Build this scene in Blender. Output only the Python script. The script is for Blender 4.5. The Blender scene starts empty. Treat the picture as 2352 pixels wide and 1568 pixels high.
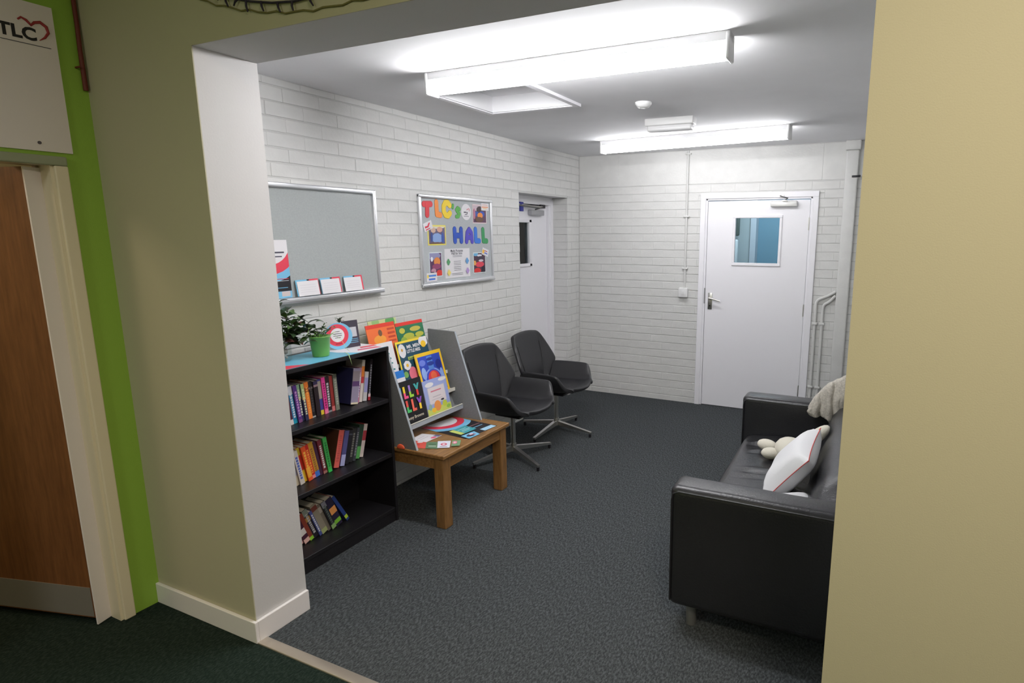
import bpy, bmesh, math, random
from mathutils import Vector, Matrix
random.seed(7)
S = bpy.context.scene
COL = S.collection
R = math.radians

# ------------------------------------------------------------------ camera
cam_data = bpy.data.cameras.new('camera')
cam_data.sensor_width = 36.0
cam_data.sensor_fit = 'HORIZONTAL'
cam_data.lens = 1368.2633 / 2352 * 36
cam_data.shift_x = -184.5512 / 2352
cam_data.shift_y = 1.7313 / 2352
cam_data.clip_start = 0.02
cam = bpy.data.objects.new('camera', cam_data)
COL.objects.link(cam)
yaw, pit, rol = 0.43517, -0.18221, 0.0013
sy, cy = math.sin(yaw), math.cos(yaw)
F = Vector((-sy * math.cos(pit), cy * math.cos(pit), math.sin(pit)))
rt = Vector((cy, sy, 0)); up = rt.cross(F)
RR = math.cos(rol) * rt + math.sin(rol) * up
UU = -math.sin(rol) * rt + math.cos(rol) * up
CAM = Vector((2.8076, -1.441, 1.6985))
cam.matrix_world = Matrix(((RR.x, UU.x, -F.x, CAM.x), (RR.y, UU.y, -F.y, CAM.y), (RR.z, UU.z, -F.z, CAM.z), (0, 0, 0, 1)))
S.camera = cam

# ------------------------------------------------------------------ world, exposure, hall lights
w = bpy.data.worlds.new('world'); S.world = w; w.use_nodes = True
w.node_tree.nodes['Background'].inputs[0].default_value = (0.5, 0.52, 0.6, 1)
w.node_tree.nodes['Background'].inputs[1].default_value = 0.02
S.view_settings.view_transform = 'Standard'
S.view_settings.look = 'None'
S.view_settings.exposure = 0.38
S.view_settings.gamma = 1.0
S.view_settings.use_curve_mapping = False
TUBE = 46.0          # strength of the two tube lights

def area(name, loc, size, power, col, rot=(0, 0, 0)):
    l = bpy.data.lights.new(name, 'AREA'); l.shape = 'RECTANGLE'; l.size, l.size_y = size
    l.energy = power; l.color = col
    o = bpy.data.objects.new(name, l); o.location = loc; o.rotation_euler = rot; COL.objects.link(o)
area('hall_ceiling_lamp', (3.3, -1.35, 2.86), (0.5, 0.5), 40, (1.0, 0.87, 0.70))
area('hall_bounce_fill', (0.9, -3.0, 2.86), (0.5, 0.5), 21, (0.97, 1.0, 1.0))  # added unseen fill, stands in for cool bounce on the left walls
area('side_room_lamp', (-0.85, -0.95, 2.4), (0.5, 0.5), 7, (1.0, 0.78, 0.55))
area('back_room_lamp', (1.9, 5.2, 2.4), (0.7, 0.5), 20, (0.9, 0.97, 1.0))

# ------------------------------------------------------------------ materials
MATS = {}
def mat(name, col, rough=0.5, metal=0.0, bump=0.0, bscale=200, var=0.0, vscale=20, emit=None, spec=0.5, vcol=None, coat=0.0):
    if name in MATS: return MATS[name]
    m = bpy.data.materials.new(name); m.use_nodes = True
    nt = m.node_tree; b = nt.nodes['Principled BSDF']
    b.inputs['Base Color'].default_value = (*col, 1)
    b.inputs['Roughness'].default_value = rough
    b.inputs['Metallic'].default_value = metal
    b.inputs['Specular IOR Level'].default_value = spec
    b.inputs['Coat Weight'].default_value = coat
    if emit:
        b.inputs['Emission Color'].default_value = (*emit[:3], 1); b.inputs['Emission Strength'].default_value = emit[3]
    if bump or var:
        tc = nt.nodes.new('ShaderNodeTexCoord')
    if var:
        n = nt.nodes.new('ShaderNodeTexNoise'); n.inputs['Scale'].default_value = vscale; n.inputs['Detail'].default_value = 5
        nt.links.new(tc.outputs['Object'], n.inputs['Vector'])
        r = nt.nodes.new('ShaderNodeValToRGB')
        c2 = vcol if vcol else tuple(max(0, c * (1 - var)) for c in col)
        c1 = col if vcol else tuple(min(1, c * (1 + var)) for c in col)
        r.color_ramp.elements[0].position = 0.35; r.color_ramp.elements[0].color = (*c2, 1)
        r.color_ramp.elements[1].position = 0.65; r.color_ramp.elements[1].color = (*c1, 1)
        nt.links.new(n.outputs['Fac'], r.inputs['Fac']); nt.links.new(r.outputs['Color'], b.inputs['Base Color'])
    if bump:
        n2 = nt.nodes.new('ShaderNodeTexNoise'); n2.inputs['Scale'].default_value = bscale; n2.inputs['Detail'].default_value = 4
        nt.links.new(tc.outputs['Object'], n2.inputs['Vector'])
        bp = nt.nodes.new('ShaderNodeBump'); bp.inputs['Strength'].default_value = bump; bp.inputs['Distance'].default_value = 0.004
        nt.links.new(n2.outputs['Fac'], bp.inputs['Height']); nt.links.new(bp.outputs['Normal'], b.inputs['Normal'])
    MATS[name] = m
    return m

def srgb(r, g, b):
    f = lambda c: (c / 255 / 12.92) if c <= 10 else ((c / 255 + 0.055) / 1.055) ** 2.4
    return (f(r), f(g), f(b))
PAL = {}
def paper(r, g, b, rough=0.45):
    k = 'print_%d_%d_%d' % (r, g, b)
    return mat(k, srgb(r, g, b), rough)

brick_paint = mat('brick_paint', (0.70, 0.70, 0.685), 0.42, bump=0.35, bscale=60, var=0.03, vscale=9)
mortar_paint = mat('mortar_paint', (0.60, 0.60, 0.59), 0.5, bump=0.3, bscale=90)
ceil_paint = mat('ceiling_paint', (0.86, 0.86, 0.88), 0.85, bump=0.15, bscale=14, var=0.02, vscale=3)
jamb_paint = mat('jamb_paint', (0.62, 0.605, 0.60), 0.6, bump=0.08, bscale=120)
olive_paint = mat('olive_paint', (0.50, 0.465, 0.325), 0.7, bump=0.07, bscale=300)
green_paint = mat('green_paint', (0.29, 0.50, 0.06), 0.6, bump=0.15, bscale=200)
door_white = mat('door_white_gloss', (0.90, 0.89, 0.93), 0.3, bump=0.05, bscale=40)
trim_white = mat('trim_white', (0.84, 0.80, 0.79), 0.35)
cream_trim = mat('cream_trim', (0.78, 0.70, 0.52), 0.4)
carpet = None
def carpet_mat(name, c1, c2, c3):
    m = bpy.data.materials.new(name); m.use_nodes = True; nt = m.node_tree; b = nt.nodes['Principled BSDF']
    b.inputs['Roughness'].default_value = 0.95; b.inputs['Specular IOR Level'].default_value = 0.1
    tc = nt.nodes.new('ShaderNodeTexCoord')
    n = nt.nodes.new('ShaderNodeTexNoise'); n.inputs['Scale'].default_value = 80; n.inputs['Detail'].default_value = 8; n.inputs['Roughness'].default_value = 0.75
    mp = nt.nodes.new('ShaderNodeMapping'); mp.inputs['Scale'].default_value = (1.6, 0.7, 1); mp.inputs['Rotation'].default_value = (0, 0, 0.5)
    nt.links.new(tc.outputs['Object'], mp.inputs['Vector']); nt.links.new(mp.outputs['Vector'], n.inputs['Vector'])
    r = nt.nodes.new('ShaderNodeValToRGB'); e = r.color_ramp.elements
    e[0].position = 0.41; e[0].color = (*c1, 1); e[1].position = 0.59; e[1].color = (*c3, 1)
    x = r.color_ramp.elements.new(0.5); x.color = (*c2, 1)
    nt.links.new(n.outputs['Fac'], r.inputs['Fac']); nt.links.new(r.outputs['Color'], b.inputs['Base Color'])
    bp = nt.nodes.new('ShaderNodeBump'); bp.inputs['Strength'].default_value = 0.35; bp.inputs['Distance'].default_value = 0.003
    nt.links.new(n.outputs['Fac'], bp.inputs['Height']); nt.links.new(bp.outputs['Normal'], b.inputs['Normal'])
    return m
carpet_room = carpet_mat('grey_carpet', (0.032, 0.036, 0.038), (0.056, 0.062, 0.065), (0.097, 0.105, 0.110))
carpet_hall = carpet_mat('green_carpet', (0.008, 0.015, 0.012), (0.014, 0.024, 0.018), (0.026, 0.038, 0.031))
leather = mat('black_leather', (0.018, 0.018, 0.021), 0.36, bump=0.25, bscale=160, spec=0.6)
leather2 = mat('sofa_leather', (0.017, 0.017, 0.020), 0.31, bump=0.3, bscale=120, spec=0.6)
black_ash = mat('black_ash', (0.012, 0.011, 0.013), 0.4, bump=0.1, bscale=120, spec=0.4)
steel = mat('brushed_steel', (0.62, 0.61, 0.58), 0.3, 1.0)
alu = mat('satin_aluminium', (0.80, 0.81, 0.84), 0.3, 0.9)
white_plastic = mat('white_plastic', (0.78, 0.78, 0.78), 0.35)
grey_felt = mat('grey_felt_board', (0.50, 0.53, 0.55), 0.95, bump=0.5, bscale=400, var=0.05, vscale=180)
steel_board = mat('grey_glazed_board', (0.40, 0.43, 0.43), 0.16, var=0.04, vscale=120, spec=1.0, coat=0.6)
rack_grey = mat('grey_display_board', (0.21, 0.22, 0.23), 0.6, var=0.08, vscale=150, bump=0.15, bscale=300)
rack_edge = mat('grey_board_edge', (0.38, 0.42, 0.46), 0.5)
pages = mat('book_pages', (0.72, 0.68, 0.58), 0.8)
white_p = paper(232, 230, 234); black_p = paper(30, 28, 34); red_p = paper(222, 62, 84); ring_blue = paper(122, 190, 226)
ink = paper(70, 70, 84)
def wood_mat(name, a, b_, rough=0.4, sc=(3, 28, 28)):
    m = bpy.data.materials.new(name); m.use_nodes = True; nt = m.node_tree; p = nt.nodes['Principled BSDF']
    p.inputs['Roughness'].default_value = rough
    tc = nt.nodes.new('ShaderNodeTexCoord'); mp = nt.nodes.new('ShaderNodeMapping'); mp.inputs['Scale'].default_value = sc
    n = nt.nodes.new('ShaderNodeTexNoise'); n.inputs['Scale'].default_value = 2.5; n.inputs['Detail'].default_value = 8; n.inputs['Roughness'].default_value = 0.65
    r = nt.nodes.new('ShaderNodeValToRGB'); r.color_ramp.elements[0].position = 0.3; r.color_ramp.elements[0].color = (*a, 1); r.color_ramp.elements[1].position = 0.7; r.color_ramp.elements[1].color = (*b_, 1)
    nt.links.new(tc.outputs['Object'], mp.inputs['Vector']); nt.links.new(mp.outputs['Vector'], n.inputs['Vector'])
    nt.links.new(n.outputs['Fac'], r.inputs['Fac']); nt.links.new(r.outputs['Color'], p.inputs['Base Color'])
    return m
oak = wood_mat('oak_wood', (0.17, 0.080, 0.024), (0.37, 0.195, 0.065), 0.35, (28, 3, 28))
oak_leg = wood_mat('oak_leg_wood', (0.16, 0.078, 0.024), (0.32, 0.165, 0.055), 0.4, (28, 28, 3))
brown_door = wood_mat('brown_door_wood', (0.14, 0.054, 0.019), (0.24, 0.098, 0.034), 0.45, (22, 22, 2))
glow = mat('tube_diffuser', (0.9, 0.9, 0.9), 0.5, emit=(0.99, 0.985, 1.0, TUBE)); glow2 = mat('tube_diffuser_far', (0.9, 0.9, 0.9), 0.5, emit=(0.99, 0.985, 1.0, TUBE * 0.42))
def glass_mat(name, tint, refl=0.12):
    m = bpy.data.materials.new(name); m.use_nodes = True; nt = m.node_tree
    out = nt.nodes['Material Output']; nt.nodes.remove(nt.nodes['Principled BSDF'])
    t = nt.nodes.new('ShaderNodeBsdfTransparent'); t.inputs[0].default_value = (*tint, 1)
    g = nt.nodes.new('ShaderNodeBsdfGlossy'); g.inputs['Roughness'].default_value = 0.02
    lw = nt.nodes.new('ShaderNodeFresnel'); lw.inputs['IOR'].default_value = 1.52
    mx = nt.nodes.new('ShaderNodeMixShader')
    nt.links.new(lw.outputs[0], mx.inputs[0]); nt.links.new(t.outputs[0], mx.inputs[1]); nt.links.new(g.outputs[0], mx.inputs[2])
    nt.links.new(mx.outputs[0], out.inputs[0]); return m
pane_glass = glass_mat('pane_glass', (0.86, 0.93, 0.95))
jar_glass = glass_mat('jar_glass', (0.93, 0.95, 0.95)); _mx = [n for n in jar_glass.node_tree.nodes if n.type == 'MIX_SHADER'][0]
for _l in list(_mx.inputs[0].links): jar_glass.node_tree.links.remove(_l)
_mx.inputs[0].default_value = 0.10

# ------------------------------------------------------------------ mesh builder
I4 = Matrix.Identity(4)
class MB:
    def __init__(s, M=None):
        s.v = []; s.f = []; s.mi = []; s.mats = []; s.M = M or I4; s.sm = []
    def m(s, mt):
        if mt not in s.mats: s.mats.append(mt)
        return s.mats.index(mt)
    def add(s, vs, fs, mt, M=None, smooth=False):
        M = s.M @ M if M else s.M
        o = len(s.v); s.v += [M @ Vector(v) for v in vs]; i = s.m(mt)
        for f in fs: s.f.append([o + k for k in f]); s.mi.append(i); s.sm.append(smooth)
        return s
    def box(s, x0, x1, y0, y1, z0, z1, mt, M=None):
        vs = [(x, y, z) for z in (z0, z1) for y in (y0, y1) for x in (x0, x1)]
        return s.add(vs, [(0, 2, 3, 1), (4, 5, 7, 6), (0, 1, 5, 4), (2, 6, 7, 3), (0, 4, 6, 2), (1, 3, 7, 5)], mt, M)
    def bm(s, bm, mt, M=None, smooth=False):
        bm.verts.index_update()
        s.add([v.co.copy() for v in bm.verts], [[v.index for v in f.verts] for f in bm.faces], mt, M, smooth); bm.free(); return s
    def rbox(s, x0, x1, y0, y1, z0, z1, r, mt, seg=3, M=None, smooth=True):
        b = bmesh.new(); bmesh.ops.create_cube(b, size=1)
        for v in b.verts:
            v.co = Vector(((x0 + x1) / 2 + v.co.x * (x1 - x0), (y0 + y1) / 2 + v.co.y * (y1 - y0), (z0 + z1) / 2 + v.co.z * (z1 - z0)))
        bmesh.ops.bevel(b, geom=list(b.edges), offset=r, segments=seg, profile=0.5, affect='EDGES')
        return s.bm(b, mt, M, smooth)
    def prism(s, pts, n0, n1, mt, M=None):
        # polygon in (u,v), extruded along n
        k = len(pts)
        vs = [(p[0], p[1], n0) for p in pts] + [(p[0], p[1], n1) for p in pts]
        fs = [list(range(k))[::-1], list(range(k, 2 * k))] + [(i, (i + 1) % k, k + (i + 1) % k, k + i) for i in range(k)]
        return s.add(vs, fs, mt, M)
    def poly(s, pts, n, mt, M=None):
        return s.add([(p[0], p[1], n) for p in pts], [list(range(len(pts)))], mt, M)
    def cyl(s, p0, p1, r0, r1, mt, n=16, caps=True, M=None):
        p0 = Vector(p0); p1 = Vector(p1); d = (p1 - p0).normalized()
        a = d.orthogonal().normalized(); b = d.cross(a)
        vs = []
        for p, r in ((p0, r0), (p1, r1)):
            for i in range(n):
                t = 2 * math.pi * i / n; vs.append(p + a * r * math.cos(t) + b * r * math.sin(t))
        s.add(vs, [(i, (i + 1) % n, n + (i + 1) % n, n + i) for i in range(n)], mt, M, True)
        if caps: s.add(vs, [list(range(n))[::-1], list(range(n, 2 * n))], mt, M)
        return s
    def tube(s, pts, r, mt, n=8, M=None):
        pts = [Vector(p) for p in pts]; k = len(pts); vs = []
        rr = r if isinstance(r, (list, tuple)) else [r] * k
        ref = None
        for i, p in enumerate(pts):
            d = (pts[min(i + 1, k - 1)] - pts[max(i - 1, 0)]).normalized()
            if ref is None: a = d.orthogonal().normalized()
            else: a = (ref - d * ref.dot(d)).normalized()
            ref = a; b = d.cross(a)
            for j in range(n):
                t = 2 * math.pi * j / n; vs.append(p + (a * math.cos(t) + b * math.sin(t)) * rr[i])
        fs = [(i * n + j, i * n + (j + 1) % n, (i + 1) * n + (j + 1) % n, (i + 1) * n + j) for i in range(k - 1) for j in range(n)]
        s.add(vs, fs, mt, M, True); s.add(vs, [list(range(n))[::-1], list(range((k - 1) * n, k * n))], mt, M)
        return s
    def lathe(s, prof, mt, n=24, M=None):
        vs = [(r * math.cos(2 * math.pi * j / n), r * math.sin(2 * math.pi * j / n), z) for r, z in prof for j in range(n)]
        fs = [(i * n + j, i * n + (j + 1) % n, (i + 1) * n + (j + 1) % n, (i + 1) * n + j) for i in range(len(prof) - 1) for j in range(n)]
        return s.add(vs, fs, mt, M, True)
    def ball(s, c, r, mt, M=None, rot=None, u=16, v=10):
        b = bmesh.new(); bmesh.ops.create_uvsphere(b, u_segments=u, v_segments=v, radius=1)
        r = r if isinstance(r, (tuple, list)) else (r, r, r)
        T = Matrix.Translation(c) @ (rot or I4) @ Matrix.Diagonal((*r, 1))
        for q in b.verts: q.co = T @ q.co
        return s.bm(b, mt, M, True)
    def stroke(s, pts, wd, n0, n1, mt, M=None, seg=10):
        # round-ended thick polyline in (u,v) extruded along n: bubble letter strokes
        for i in range(len(pts) - 1):
            a = Vector(pts[i]); b = Vector(pts[i + 1]); d = b - a
            t = math.atan2(d.y, d.x); o = []
            for k in range(seg + 1): q = t + math.pi / 2 + math.pi * k / seg; o.append((a.x + wd * math.cos(q), a.y + wd * math.sin(q)))
            for k in range(seg + 1): q = t - math.pi / 2 + math.pi * k / seg; o.append((b.x + wd * math.cos(q), b.y + wd * math.sin(q)))
            s.prism(o, n0, n1 + i * 0.00005, mt, M)
        return s
    def text(s, body, size, u, v, n, mt, M=None, bold=0.0, align='LEFT', sx=1.0, depth=0.0):
        c = bpy.data.curves.new('t', 'FONT'); c.body = body; c.size = size; c.align_x = align; c.offset = bold; c.extrude = depth
        c.resolution_u = 3
        o = bpy.data.objects.new('t', c); COL.objects.link(o)
        dg = bpy.context.evaluated_depsgraph_get(); me = bpy.data.meshes.new_from_object(o.evaluated_get(dg))
        T = Matrix.Translation((u, v, n)) @ Matrix.Diagonal((sx, 1, 1, 1))
        s.add([T @ q.co for q in me.vertices], [list(p.vertices) for p in me.polygons], mt, M)
        bpy.data.objects.remove(o); bpy.data.curves.remove(c); bpy.data.meshes.remove(me)
        return s
    def mesh(s, name):
        me = bpy.data.meshes.new(name); me.from_pydata([tuple(v) for v in s.v], [], s.f)
        for mt in s.mats: me.materials.append(mt)
        me.polygons.foreach_set('material_index', s.mi); me.polygons.foreach_set('use_smooth', s.sm)
        me.update(); return me
    def build(s, name, parent=None, label=None, cat=None, group=None, kind=None, origin=None):
        me = s.mesh(name)
        if origin is not None:
            me.transform(Matrix.Translation(-Vector(origin)))
        o = bpy.data.objects.new(name, me); COL.objects.link(o)
        if origin is not None: o.location = origin
        if parent: o.parent = parent
        tagit(o, label, cat, group, kind)
        return o
def tagit(o, label=None, cat=None, group=None, kind=None):
    if label: o['label'] = label
    if cat: o['category'] = cat
    if group: o['group'] = group
    if kind: o['kind'] = kind
def empty(name, loc, rz=0, label=None, cat=None, group=None, kind=None):
    o = bpy.data.objects.new(name, None); COL.objects.link(o); o.empty_display_size = 0.1
    o.location = loc; o.rotation_euler = (0, 0, rz); tagit(o, label, cat, group, kind); return o
def frame(o, u, v):
    u = Vector(u).normalized(); v = Vector(v); v = (v - u * v.dot(u)).normalized(); n = u.cross(v)
    return Matrix(((u.x, v.x, n.x, o[0]), (u.y, v.y, n.y, o[1]), (u.z, v.z, n.z, o[2]), (0, 0, 0, 1)))
def lwall(y, z, x=0.0, rot=0.0):      # surface frame on the left brick wall: u=+y v=+z n=+x
    return frame((x, y, z), (0, math.cos(rot), math.sin(rot)), (0, -math.sin(rot), math.cos(rot)))
def bwall(x, z, y): return frame((x, y, z), (1, 0, 0), (0, 0, 1))     # n = -y
def disc(cx, cy_, rx, ry=None, n=32, a0=0, a1=360):
    ry = ry or rx
    return [(cx + rx * math.cos(R(a0 + (a1 - a0) * i / n)), cy_ + ry * math.sin(R(a0 + (a1 - a0) * i / n))) for i in range(n + (0 if a1 - a0 == 360 else 1))]
def clip(pts, x0, x1, y0, y1):
    def cut(P, ins, inter):
        o = []
        for i in range(len(P)):
            a, b = P[i - 1], P[i]
            if ins(b):
                if not ins(a): o.append(inter(a, b))
                o.append(b)
            elif ins(a): o.append(inter(a, b))
        return o
    def ix(X): return lambda a, b: (X, a[1] + (b[1] - a[1]) * (X - a[0]) / (b[0] - a[0]))
    def iy(Y): return lambda a, b: (a[0] + (b[0] - a[0]) * (Y - a[1]) / (b[1] - a[1]), Y)
    P = pts
    for ins, it in ((lambda p: p[0] >= x0, ix(x0)), (lambda p: p[0] <= x1, ix(x1)), (lambda p: p[1] >= y0, iy(y0)), (lambda p: p[1] <= y1, iy(y1))):
        P = cut(P, ins, it)
        if len(P) < 3: return []
    return P
def card(M, w_, h, mt, shapes=(), th=0.0015, mb=None):
    # sheet spanning u 0..w, v 0..h with layered flat print
    b = mb or MB(); b.box(0, w_, 0, h, 0, th, mt, M)
    for i, (pts, m2) in enumerate(shapes):
        P = clip(pts, 0, w_, 0, h)
        if P: b.poly(P, th + 0.0003 * (i + 1), m2, M)
    return b
def rect(x0, x1, y0, y1): return [(x0, y0), (x1, y0), (x1, y1), (x0, y1)]
def lines(x0, x1, ys, t, mt): return [(rect(x0, x1, y, y + t), mt) for y in ys]

# ------------------------------------------------------------------ dimensions
H = 2.4646; L = 4.269; W = 3.02; T0 = 0.25; XP = 0.583; XR = 2.775; HB = 2.342; XG = -0.09
RY0, RY1, RZ = 3.09, 4.0, 2.038
HH = 2.9

# ------------------------------------------------------------------ floors and ceiling
b = MB(); b.box(-1.6, 3.2, 0.03, 4.4, -0.05, 0, carpet_room); b.build('floor', kind='structure')
b = MB(); b.box(-1.6, 5.2, -4.0, -0.01, -0.05, 0.0, carpet_hall); b.build('floor', kind='structure')
b = MB(); b.rbox(XP, XR + 0.3, -0.012, 0.034, -0.02, 0.006, 0.003, mat('threshold_strip', (0.55, 0.49, 0.42), 0.35, 0.6), 2); b.build('trim_1', kind='structure')
b = MB()
hx0, hx1, hy0, hy1 = 0.515, 1.10, 1.395, 1.955
for x0, x1, y0, y1 in ((-0.2, hx0, T0 - 0.2, L + 0.1), (hx1, W + 0.1, T0 - 0.2, L + 0.1), (hx0, hx1, T0 - 0.2, hy0), (hx0, hx1, hy1, L + 0.1)):
    b.box(x0, x1, y0, y1, H, H + 0.12, ceil_paint)
b.build('ceiling', kind='structure')
b = MB(); b.box(-1.6, 5.2, -4.0, 0.0, HH, HH + 0.1, ceil_paint); b.build('ceiling', kind='structure')

# ------------------------------------------------------------------ opening wall (pier, beam, right pier)
b = MB()
def shell(x0, x1, z0, z1):
    t = 0.004
    b.box(x0, x1, t, T0, z0, z1, jamb_paint)
    b.box(x0 - (0 if x0 > 0 and x0 < 1 else 0), x1, 0.0, t, z0, z1, olive_paint)
shell(XG - 0.01, XP, 0, HB); shell(XR, 5.2, 0, HB); shell(XG - 0.01, 5.2, HB, HH)
b.build('wall_opening', kind='structure')
# ------------------------------------------------------------------ brick walls
def brick_mesh(wd, ht, seed):
    rd = random.Random(seed); m = 0.012
    j = lambda s: rd.uniform(-s, s)
    hw, hh = wd / 2, ht / 2 - 0.0018
    cx = 0.003; cz = 0.004
    xs = [-hw, -hw + cx] + ([-hw * 0.3, hw * 0.35] if wd > 0.1 else []) + [hw - cx, hw]; K = len(xs)
    d = j(0.0006); vs = []
    for r_, y in enumerate((-hh, -hh + cz, hh - cz, hh)):
        for i, x in enumerate(xs):
            edge = i in (0, K - 1); w_ = j(0.0012)
            z = -0.0085 if r_ in (0, 3) else (-0.0022 if edge else d + j(0.0005))
            vs.append((x, y + (w_ if r_ in (1, 2) else 0), z))
    fs = [(r_ * K + i, r_ * K + i + 1, (r_ + 1) * K + i + 1, (r_ + 1) * K + i) for r_ in range(3) for i in range(K - 1)]
    o = len(vs); vs += [(-hw, -hh, -m), (hw, -hh, -m), (hw, hh, -m), (-hw, hh, -m)]
    fs += [(o, o + 1, K - 1, 0), (o + 2, o + 3, 3 * K, 4 * K - 1)]
    b = MB(); b.add(vs, fs, brick_paint); return b
FULL = [brick_mesh(0.225, 0.075, s).mesh('brick') for s in range(8)]
def lay(holder, to_frame, u0, u1, v0, v1, off, pitch, openings, visible, phase=0.0, limit=300):
    # running-bond courses between u0..u1, v0..v1; visible(u,v)->priority (lower first) or None when never seen
    cells = []
    k0 = int(math.floor((v0 - off) / pitch)); k1 = int(math.ceil((v1 - off) / pitch))
    for k in range(k0, k1):
        a, c = max(v0, off + k * pitch), min(v1, off + (k + 1) * pitch)
        if c - a < 0.012: continue
        s = u0 - 0.45 + phase + (0.1125 if k % 2 else 0.0) + random.Random(k).uniform(-0.006, 0.006)
        while s < u1:
            p, q = max(u0, s), min(u1, s + 0.225); s += 0.225
            if q - p < 0.02: continue
            spans = [(p, q, a, c)]
            for (ou0, ou1, ov0, ov1) in openings:
                nx = []
                for (p_, q_, a_, c_) in spans:
                    if q_ <= ou0 or p_ >= ou1 or c_ <= ov0 or a_ >= ov1: nx.append((p_, q_, a_, c_)); continue
                    if a_ < ov0 - 0.015: nx.append((p_, q_, a_, ov0)); 
                    if c_ > ov1 + 0.015: nx.append((p_, q_, ov1, c_))
                    a2, c2 = max(a_, ov0), min(c_, ov1)
                    if p_ < ou0 - 0.015: nx.append((p_, ou0, a2, c2))
                    if q_ > ou1 + 0.015: nx.append((ou1, q_, a2, c2))
                spans = nx
            cells += spans
    pr = []
    for c in cells:
        uc, vc = (c[0] + c[1]) / 2, (c[2] + c[3]) / 2
        pr.append((visible(uc, vc), c))
    vis = sorted([x for x in pr if x[0] is not None], key=lambda x: x[0])
    single = [c for _, c in vis[:limit]]; rest = [c for _, c in vis[limit:]] + [c for p, c in pr if p is None]
    rd = random.Random(3)
    for i, c in enumerate(single):
        wd, ht = c[1] - c[0], c[3] - c[2]
        if abs(wd - 0.225) < 1e-4 and abs(ht - pitch) < 1e-4 and abs(pitch - .075) < .003: me = FULL[i % 8]
        else: me = brick_mesh(wd, ht, i).mesh('brick')
        o = bpy.data.objects.new('brick', me); COL.objects.link(o); o.parent = holder
        M = to_frame((c[0] + c[1]) / 2, (c[2] + c[3]) / 2)
        if me in FULL: M = M @ Matrix.Diagonal((1, pitch / 0.075, 1, 1))
        o.matrix_local = M @ Matrix.Translation((0, 0, rd.uniform(-0.0012, 0.0008))) @ Matrix.Rotation(rd.uniform(-0.006, 0.006), 4, 'Z')
    if rest:
        g = MB()
        for i, c in enumerate(rest):
            q = brick_mesh(c[1] - c[0], c[3] - c[2], 900 + i)
            g.add(q.v, q.f, brick_paint, to_frame((c[0] + c[1]) / 2, (c[2] + c[3]) / 2) @ Matrix.Translation((0, 0, rd.uniform(-0.0012, 0.0008))))
        g.build('brick_courses', holder, kind='stuff')
def dist(x, y, z): return (Vector((x, y, z)) - CAM).length
# left brick wall with the door recess
wl = MB()
wl.box(-0.2, -0.004, T0 - 0.2, RY0, 0, H, mortar_paint); wl.box(-0.2, -0.004, RY0, RY1, RZ, H, mortar_paint); wl.box(-0.2, -0.004, RY1 + 0.004, L + 0.1, 0, H, mortar_paint)
wl = wl.build('wall_left', kind='structure')
def vis_left(y, z):
    if y < 0.78 and z > 1.1: return None
    if y < 0.45: return None
    if y < 1.25 and z < 1.0: return None
    if y < 1.8 and z < 0.9 and z > 0.4: return None
    if 0.52 < y < 1.37 and 1.36 < z < 1.92: return None
    if 1.83 < y < 2.6 and 1.36 < z < 1.92: return None
    return dist(0, y, z)
lay(wl, lambda u, v: lwall(u, v), 0.05, L, 0.0, H, 0.0245, 0.075, [(RY0, RY1, 0, RZ)], vis_left, phase=-0.012)
# reveal bricks on the far jamb of the recess (faces -y)
lay(wl, lambda u, v: bwall(u, v, RY1), -0.2, -0.001, 0.0, RZ, 0.0245, 0.075, [], lambda u, v: dist(u, RY1, v), phase=0.06, limit=30)
# back brick wall
wb = MB(); DX0, DX1, DZ = 1.293, 2.348, 2.06
wb.box(-0.2, DX0, L + 0.004, L + 0.1, 0, H, mortar_paint); wb.box(DX1, W + 0.1, L + 0.004, L + 0.1, 0, H, mortar_paint); wb.box(DX0, DX1, L + 0.004, L + 0.1, DZ - 0.05, H, mortar_paint)
wb = wb.build('wall_back', kind='structure')
def vis_back(x, z):
    if x > 2.72: return None
    if x < 0.35 and z < 0.35: return None
    return -z * 0.02 + dist(x, L, z)
lay(wb, lambda u, v: bwall(u, v, L), 0.0, W, -0.03, 2.145, 0.055, 0.0775, [(DX0 + 0.02, DX1 - 0.02, -1, DZ - 0.02)], vis_back, phase=0.03)
g = MB()
for i, (a, c) in enumerate(((0.0, 0.44), (0.44, 1.157), (1.157, 2.36), (2.36, W))):   # long smooth lintel blocks above the door
    q = brick_mesh(c - a, H - 2.145 - 0.004, 700 + i); g.add(q.v, q.f, brick_paint, bwall((a + c) / 2, (H + 2.145) / 2, L))
g.build('lintel_block', wb)
# right wall and the other closed sides (out of view)
b = MB(); b.box(W, W + 0.1, T0 - 0.2, L + 0.1, 0, H, brick_paint); b.build('wall_right', kind='structure')
b = MB(); b.box(5.1, 5.2, -4, 0, 0, HH, olive_paint); b.box(-1.6, 5.2, -4.1, -4.0, 0, HH, olive_paint); b.build('wall_hall', kind='structure')
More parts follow.
